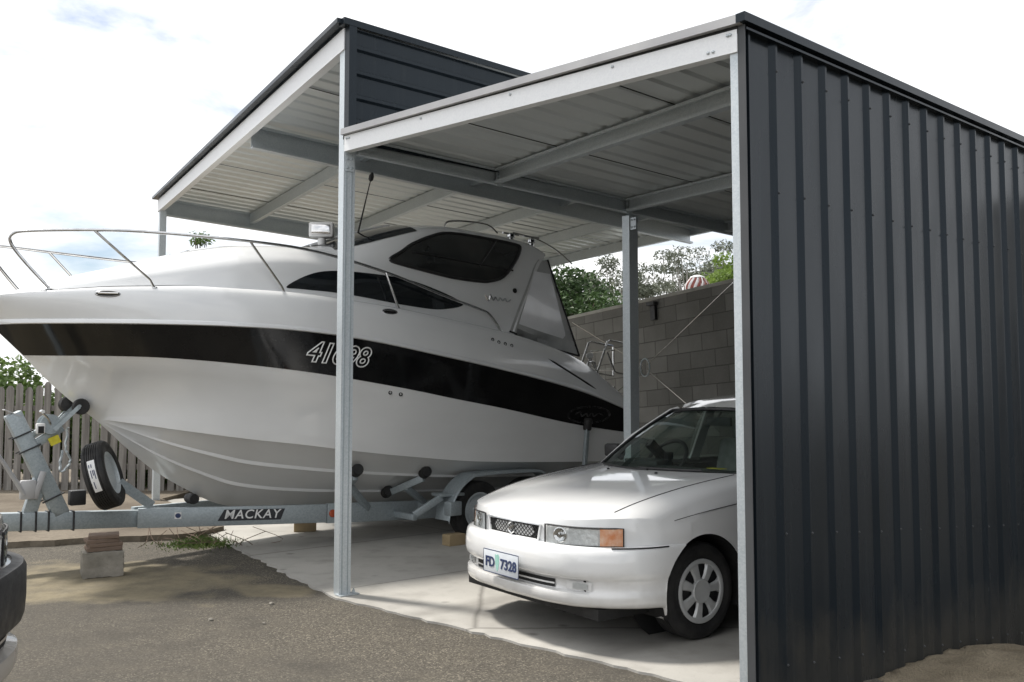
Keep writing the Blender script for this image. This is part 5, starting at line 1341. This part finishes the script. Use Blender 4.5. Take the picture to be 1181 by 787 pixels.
for i, ((px, dep, h, sp), wd) in enumerate(zip(gums, words)):
    x = (px - 590.5) / 1050 * dep
    cr = []
    for k in range(17):
        a = rnd.uniform(0, 6.28); f = rnd.random() ** .7; z = h * (.97 - .42 * f * rnd.uniform(.5, 1.3)); rr = 2.6 * sp * f + .2
        k_ = rnd.uniform(.45, .85) * sp
        cr.append(((cos(a) * rr, sin(a) * rr, z), (k_ * 1.25, k_ * 1.25, k_ * .62)))
    tree('gum_tree', wd, 'tree', (x, dep, -.5), h, cr, 2300, .30, GUM, M_['gumbark'], 'gum trees on the far rise', trunk_r=.17, seed=40 + i, base_frac=.42, lean=rnd.uniform(-.05, .05), droop=.5, aspect=.32)
r2 = random.Random(5)
tree('evergreen_bush', 'dense dark green bush over the block wall behind the boat canvas', 'bush', (1.25, 19.3, 0), 4.4, clumps(r2, 16, (0, 0, 3.2), (.75, .9, 1.0), .55) + clumps(r2, 12, (.2, 0, 1.7), (1.1, 1.0, 1.0), .6), 15000, .105, DRK, M_['bark'], seed=3, trunk_r=.10)
tree('evergreen_bush', 'low spreading green bush between the dark bush and the back post', 'bush', (2.35, 18.6, 0), 3.4, clumps(r2, 16, (0, 0, 2.4), (.6, .7, .85), .42), 7000, .10, DRK, M_['bark'], seed=4, trunk_r=.08)
tree('lime_tree', 'bright lime green tree above the block wall beside the white corner post', 'tree', (5.75, 24, 0), 5.6, clumps(r2, 20, (0, 0, 4.3), (.75, .9, 1.05), .48) + clumps(r2, 6, (0, 0, 2.6), (.9, .9, .7), .5), 9000, .12, LIM, M_['bark'], seed=6, trunk_r=.10)
tree('small_tree', 'small tree top peeping over the boat foredeck', 'tree', (-13.8, 40, .45), 9.0, clumps(r2, 8, (.05, 0, 8.1), (.38, .4, .6), .24) + clumps(r2, 8, (0, 0, 6.4), (.9, .8, 1.0), .5), 2400, .17, MIDG, M_['bark'], seed=8, trunk_r=.14)
for i, (x, y, h, wd) in enumerate(((-9.4, 15.6, 2.75, 'leafy shrub showing over the fence at the left edge of the picture'), (-8.5, 15.3, 2.2, 'leafy shrub topping the fence just left of the boat stem'), (-7.4, 15.2, 1.75, 'leafy shrub behind the fence palings under the boat stem'), (-6.5, 15.2, 1.55, 'low leafy shrub behind the fence beside the bow roller'), (-5.6, 15.1, 1.6, 'low leafy shrub behind the fence near the spare wheel'), (-4.7, 15.2, 1.45, 'rightmost low shrub behind the fence end under the hull'), (-10.8, 16.2, 3.2, 'tall shrub behind the fence beyond the parked four wheel drive'))):
    tree('leafy_shrub', wd, 'shrub', (x, y, 0), h, clumps(r2, 14, (0, 0, h * .60), (.62, .5, h * .32), .33) + clumps(r2, 8, (0, 0, .45), (.7, .4, .35), .33), 3600, .12, MIDG, M_['bark'], 'shrubs behind the paling fence', seed=60 + i, trunk_r=.05)
# weeds at the slab corner
wt = thing('weed_clump', 'clump of green weeds and dry stalks at the left corner of the slab', 'weed', (-3.12, 9.28, 0))
r3 = random.Random(9)
q = MB()
for _ in range(900):
    a = r3.uniform(0, 6.28); r = abs(r3.gauss(0, .17)); b = V(cos(a) * r * 1.5, sin(a) * r, 0); L = r3.uniform(.03, .13) * (1.1 - min(1, r * 2)); d = V(r3.gauss(0, .6), r3.gauss(0, .6), 1).normalized(); s_ = d.orthogonal().normalized() * .006
    k = len(q.v); q.v += [tuple(b - s_), tuple(b + s_), tuple(b + d * L + V(d.x, d.y, 0) * L * .4)]; q.f += [(k, k + 1, k + 2)]
q.build('weed_leaves', foliage('weed_green', (.04, .075, .02), (.12, .17, .05), .3), wt)
q = MB()
for _ in range(26):
    b = V(r3.gauss(.05, .28), r3.gauss(0, .09), 0); q.tube(smoothpath([b, b + V(r3.gauss(0, .1), r3.gauss(0, .05), .06), b + V(r3.gauss(0, .22), r3.gauss(0, .08), r3.uniform(.04, .2))], 3), .0035, 4)
q.build('dry_stalks', M_['brick'], wt)
# loose stones lying on the asphalt
for i, (x, y, s_) in enumerate(((-2.0, 6.15, .016), (-1.72, 6.62, .018), (-3.62, 6.72, .014), (-1.62, 6.05, .012))):
    bm = bmesh.new(); bmesh.ops.create_icosphere(bm, subdivisions=2, radius=s_)
    for v in bm.verts: v.co *= 1 + r3.uniform(-.22, .22); v.co.z *= .6
    me = bpy.data.meshes.new('stone'); bm.to_mesh(me); bm.free(); o = bpy.data.objects.new('stone', me); COL.objects.link(o); o.location = (x, y, s_ * .45); me.materials.append(M_['cblock'])
    tag(o, ['small stone alone on the asphalt left of the front post', 'small stone near the sand patch by the front post', 'small dark stone on the pale sand patch', 'smallest stone on the asphalt nearest the front post'][i], 'stone', 'stones on the asphalt')

# --------------------------------------------------- shed behind the wall
sd = thing('garden_shed', 'shed behind the block wall showing only its striped turbine roof vent', 'shed', (3.48, 17.6, 0))
q = MB(); q.box((0, 0, 1.35), (3.0, 2.6, 2.7)); q.build('wall', M_['fence'], sd)
q = MB(); q.grid([[V(x, y, 2.72 + .40 * (1 - abs(y) / 1.4) + .012 * sin(x * 40)) for y in (-1.42, 0, 1.42)] for x in [-1.55 + .04 * k for k in range(78)]]); rfo = q.build('roof', M_['zinc'], sd, smooth=True, solid=.01)
q = MB(); q.lathe([(.16, 0), (.15, .46), (.17, .50)], (0, -.6, 2.9), n=24); tv = q.build('turbine_vent', M_['zinc'], sd, smooth=True)
RU = varied('vent_rust_red', (.20, .05, .04), (.30, .09, .07), 8, (.4, .6)); WH = M_['white']
for k in range(22):
    a0 = 2 * pi * k / 22; rows = []
    for t in range(9):
        f = t / 8; r = .10 + .135 * sin(pi * (.12 + .80 * f)); an = a0 + .55 * f
        rows.append([V(cos(an) * r, -.6 + sin(an) * r, 3.40 + .34 * f), V(cos(an + .24) * (r - .03), -.6 + sin(an + .24) * (r - .03), 3.40 + .34 * f)])
    q = MB(); q.grid(rows); q.build('vane', RU if k % 2 else WH, tv, smooth=True, solid=.003)
q = MB(); q.lathe([(.14, 0), (.13, .02), (.05, .05), (0, .055)], (0, -.6, 3.735), n=20); q.build('vent_cap', WH, tv, smooth=True)

# ---------------------------------------------------------- sky, sun, camera
W = bpy.data.worlds.new('World'); SC.world = W; W.use_nodes = True
nt = W.node_tree; nt.nodes.clear(); N = nt.nodes.new; Lk = nt.links.new
out = N('ShaderNodeOutputWorld'); bg = N('ShaderNodeBackground')
SUN_AZ, SUN_EL = radians(-62), radians(56)
sky = N('ShaderNodeTexSky'); sky.sky_type = 'NISHITA'; sky.sun_disc = False; sky.sun_elevation = SUN_EL; sky.sun_rotation = SUN_AZ; sky.air_density = 1.0; sky.dust_density = 1.5
tc = N('ShaderNodeTexCoord'); mp = N('ShaderNodeMapping'); mp.inputs['Scale'].default_value = (1, 1, 2.6); mp.inputs['Location'].default_value = (.35, 1.3, .2)
Lk(tc.outputs['Generated'], mp.inputs['Vector'])
nz = N('ShaderNodeTexNoise'); nz.inputs['Scale'].default_value = 2.3; nz.inputs['Detail'].default_value = 8; nz.inputs['Roughness'].default_value = .58; nz.inputs['Distortion'].default_value = .35
Lk(mp.outputs[0], nz.inputs['Vector'])
rp = N('ShaderNodeValToRGB'); rp.color_ramp.elements[0].position = .335; rp.color_ramp.elements[0].color = (0, 0, 0, 1); rp.color_ramp.elements[1].position = .465; rp.color_ramp.elements[1].color = (1, 1, 1, 1)
Lk(nz.outputs['Fac'], rp.inputs['Fac'])
n2 = N('ShaderNodeTexNoise'); n2.inputs['Scale'].default_value = 4.5; n2.inputs['Detail'].default_value = 6; Lk(mp.outputs[0], n2.inputs['Vector'])
cc = N('ShaderNodeValToRGB'); cc.color_ramp.elements[0].position = .3; cc.color_ramp.elements[0].color = (8.4, 8.65, 9.1, 1); cc.color_ramp.elements[1].position = .65; cc.color_ramp.elements[1].color = (11.0, 11.0, 11.0, 1)
Lk(n2.outputs['Fac'], cc.inputs['Fac'])
mx = N('ShaderNodeMix'); mx.data_type = 'RGBA'
Lk(rp.outputs['Color'], mx.inputs[0]); Lk(sky.outputs['Color'], mx.inputs[6]); Lk(cc.outputs['Color'], mx.inputs[7])
Lk(mx.outputs[2], bg.inputs['Color']); bg.inputs['Strength'].default_value = .10; Lk(bg.outputs[0], out.inputs['Surface'])

sl_ = bpy.data.lights.new('sun', 'SUN'); sl_.energy = 3.7; sl_.angle = radians(7); sl_.color = (1.0, .95, .88)
so = bpy.data.objects.new('sun', sl_); COL.objects.link(so)
to_sun = V(sin(SUN_AZ) * cos(SUN_EL), cos(SUN_AZ) * cos(SUN_EL), sin(SUN_EL)); so.rotation_euler = (-to_sun).to_track_quat('-Z', 'Y').to_euler(); so.location = to_sun * 40

cd = bpy.data.cameras.new('camera'); cam = bpy.data.objects.new('camera', cd); COL.objects.link(cam)
cam.location = (0, 0, 1.47); cam.rotation_euler = (radians(90) + math.atan((460 - 393.5) / 1050.0), 0, 0)
cd.sensor_width = 36; cd.lens = 1050.0 / 1181 * 36; cd.clip_end = 2000; cd.clip_start = .05
SC.camera = cam
SC.view_settings.view_transform = 'Standard'; SC.view_settings.look = 'None'; SC.view_settings.exposure = 0.42; SC.view_settings.gamma = 1.0; SC.view_settings.use_curve_mapping = False
SC.render.engine = 'CYCLES'
try:
    SC.cycles.use_denoising = True; SC.cycles.max_bounces = 8; SC.cycles.transparent_max_bounces = 12
except Exception: pass
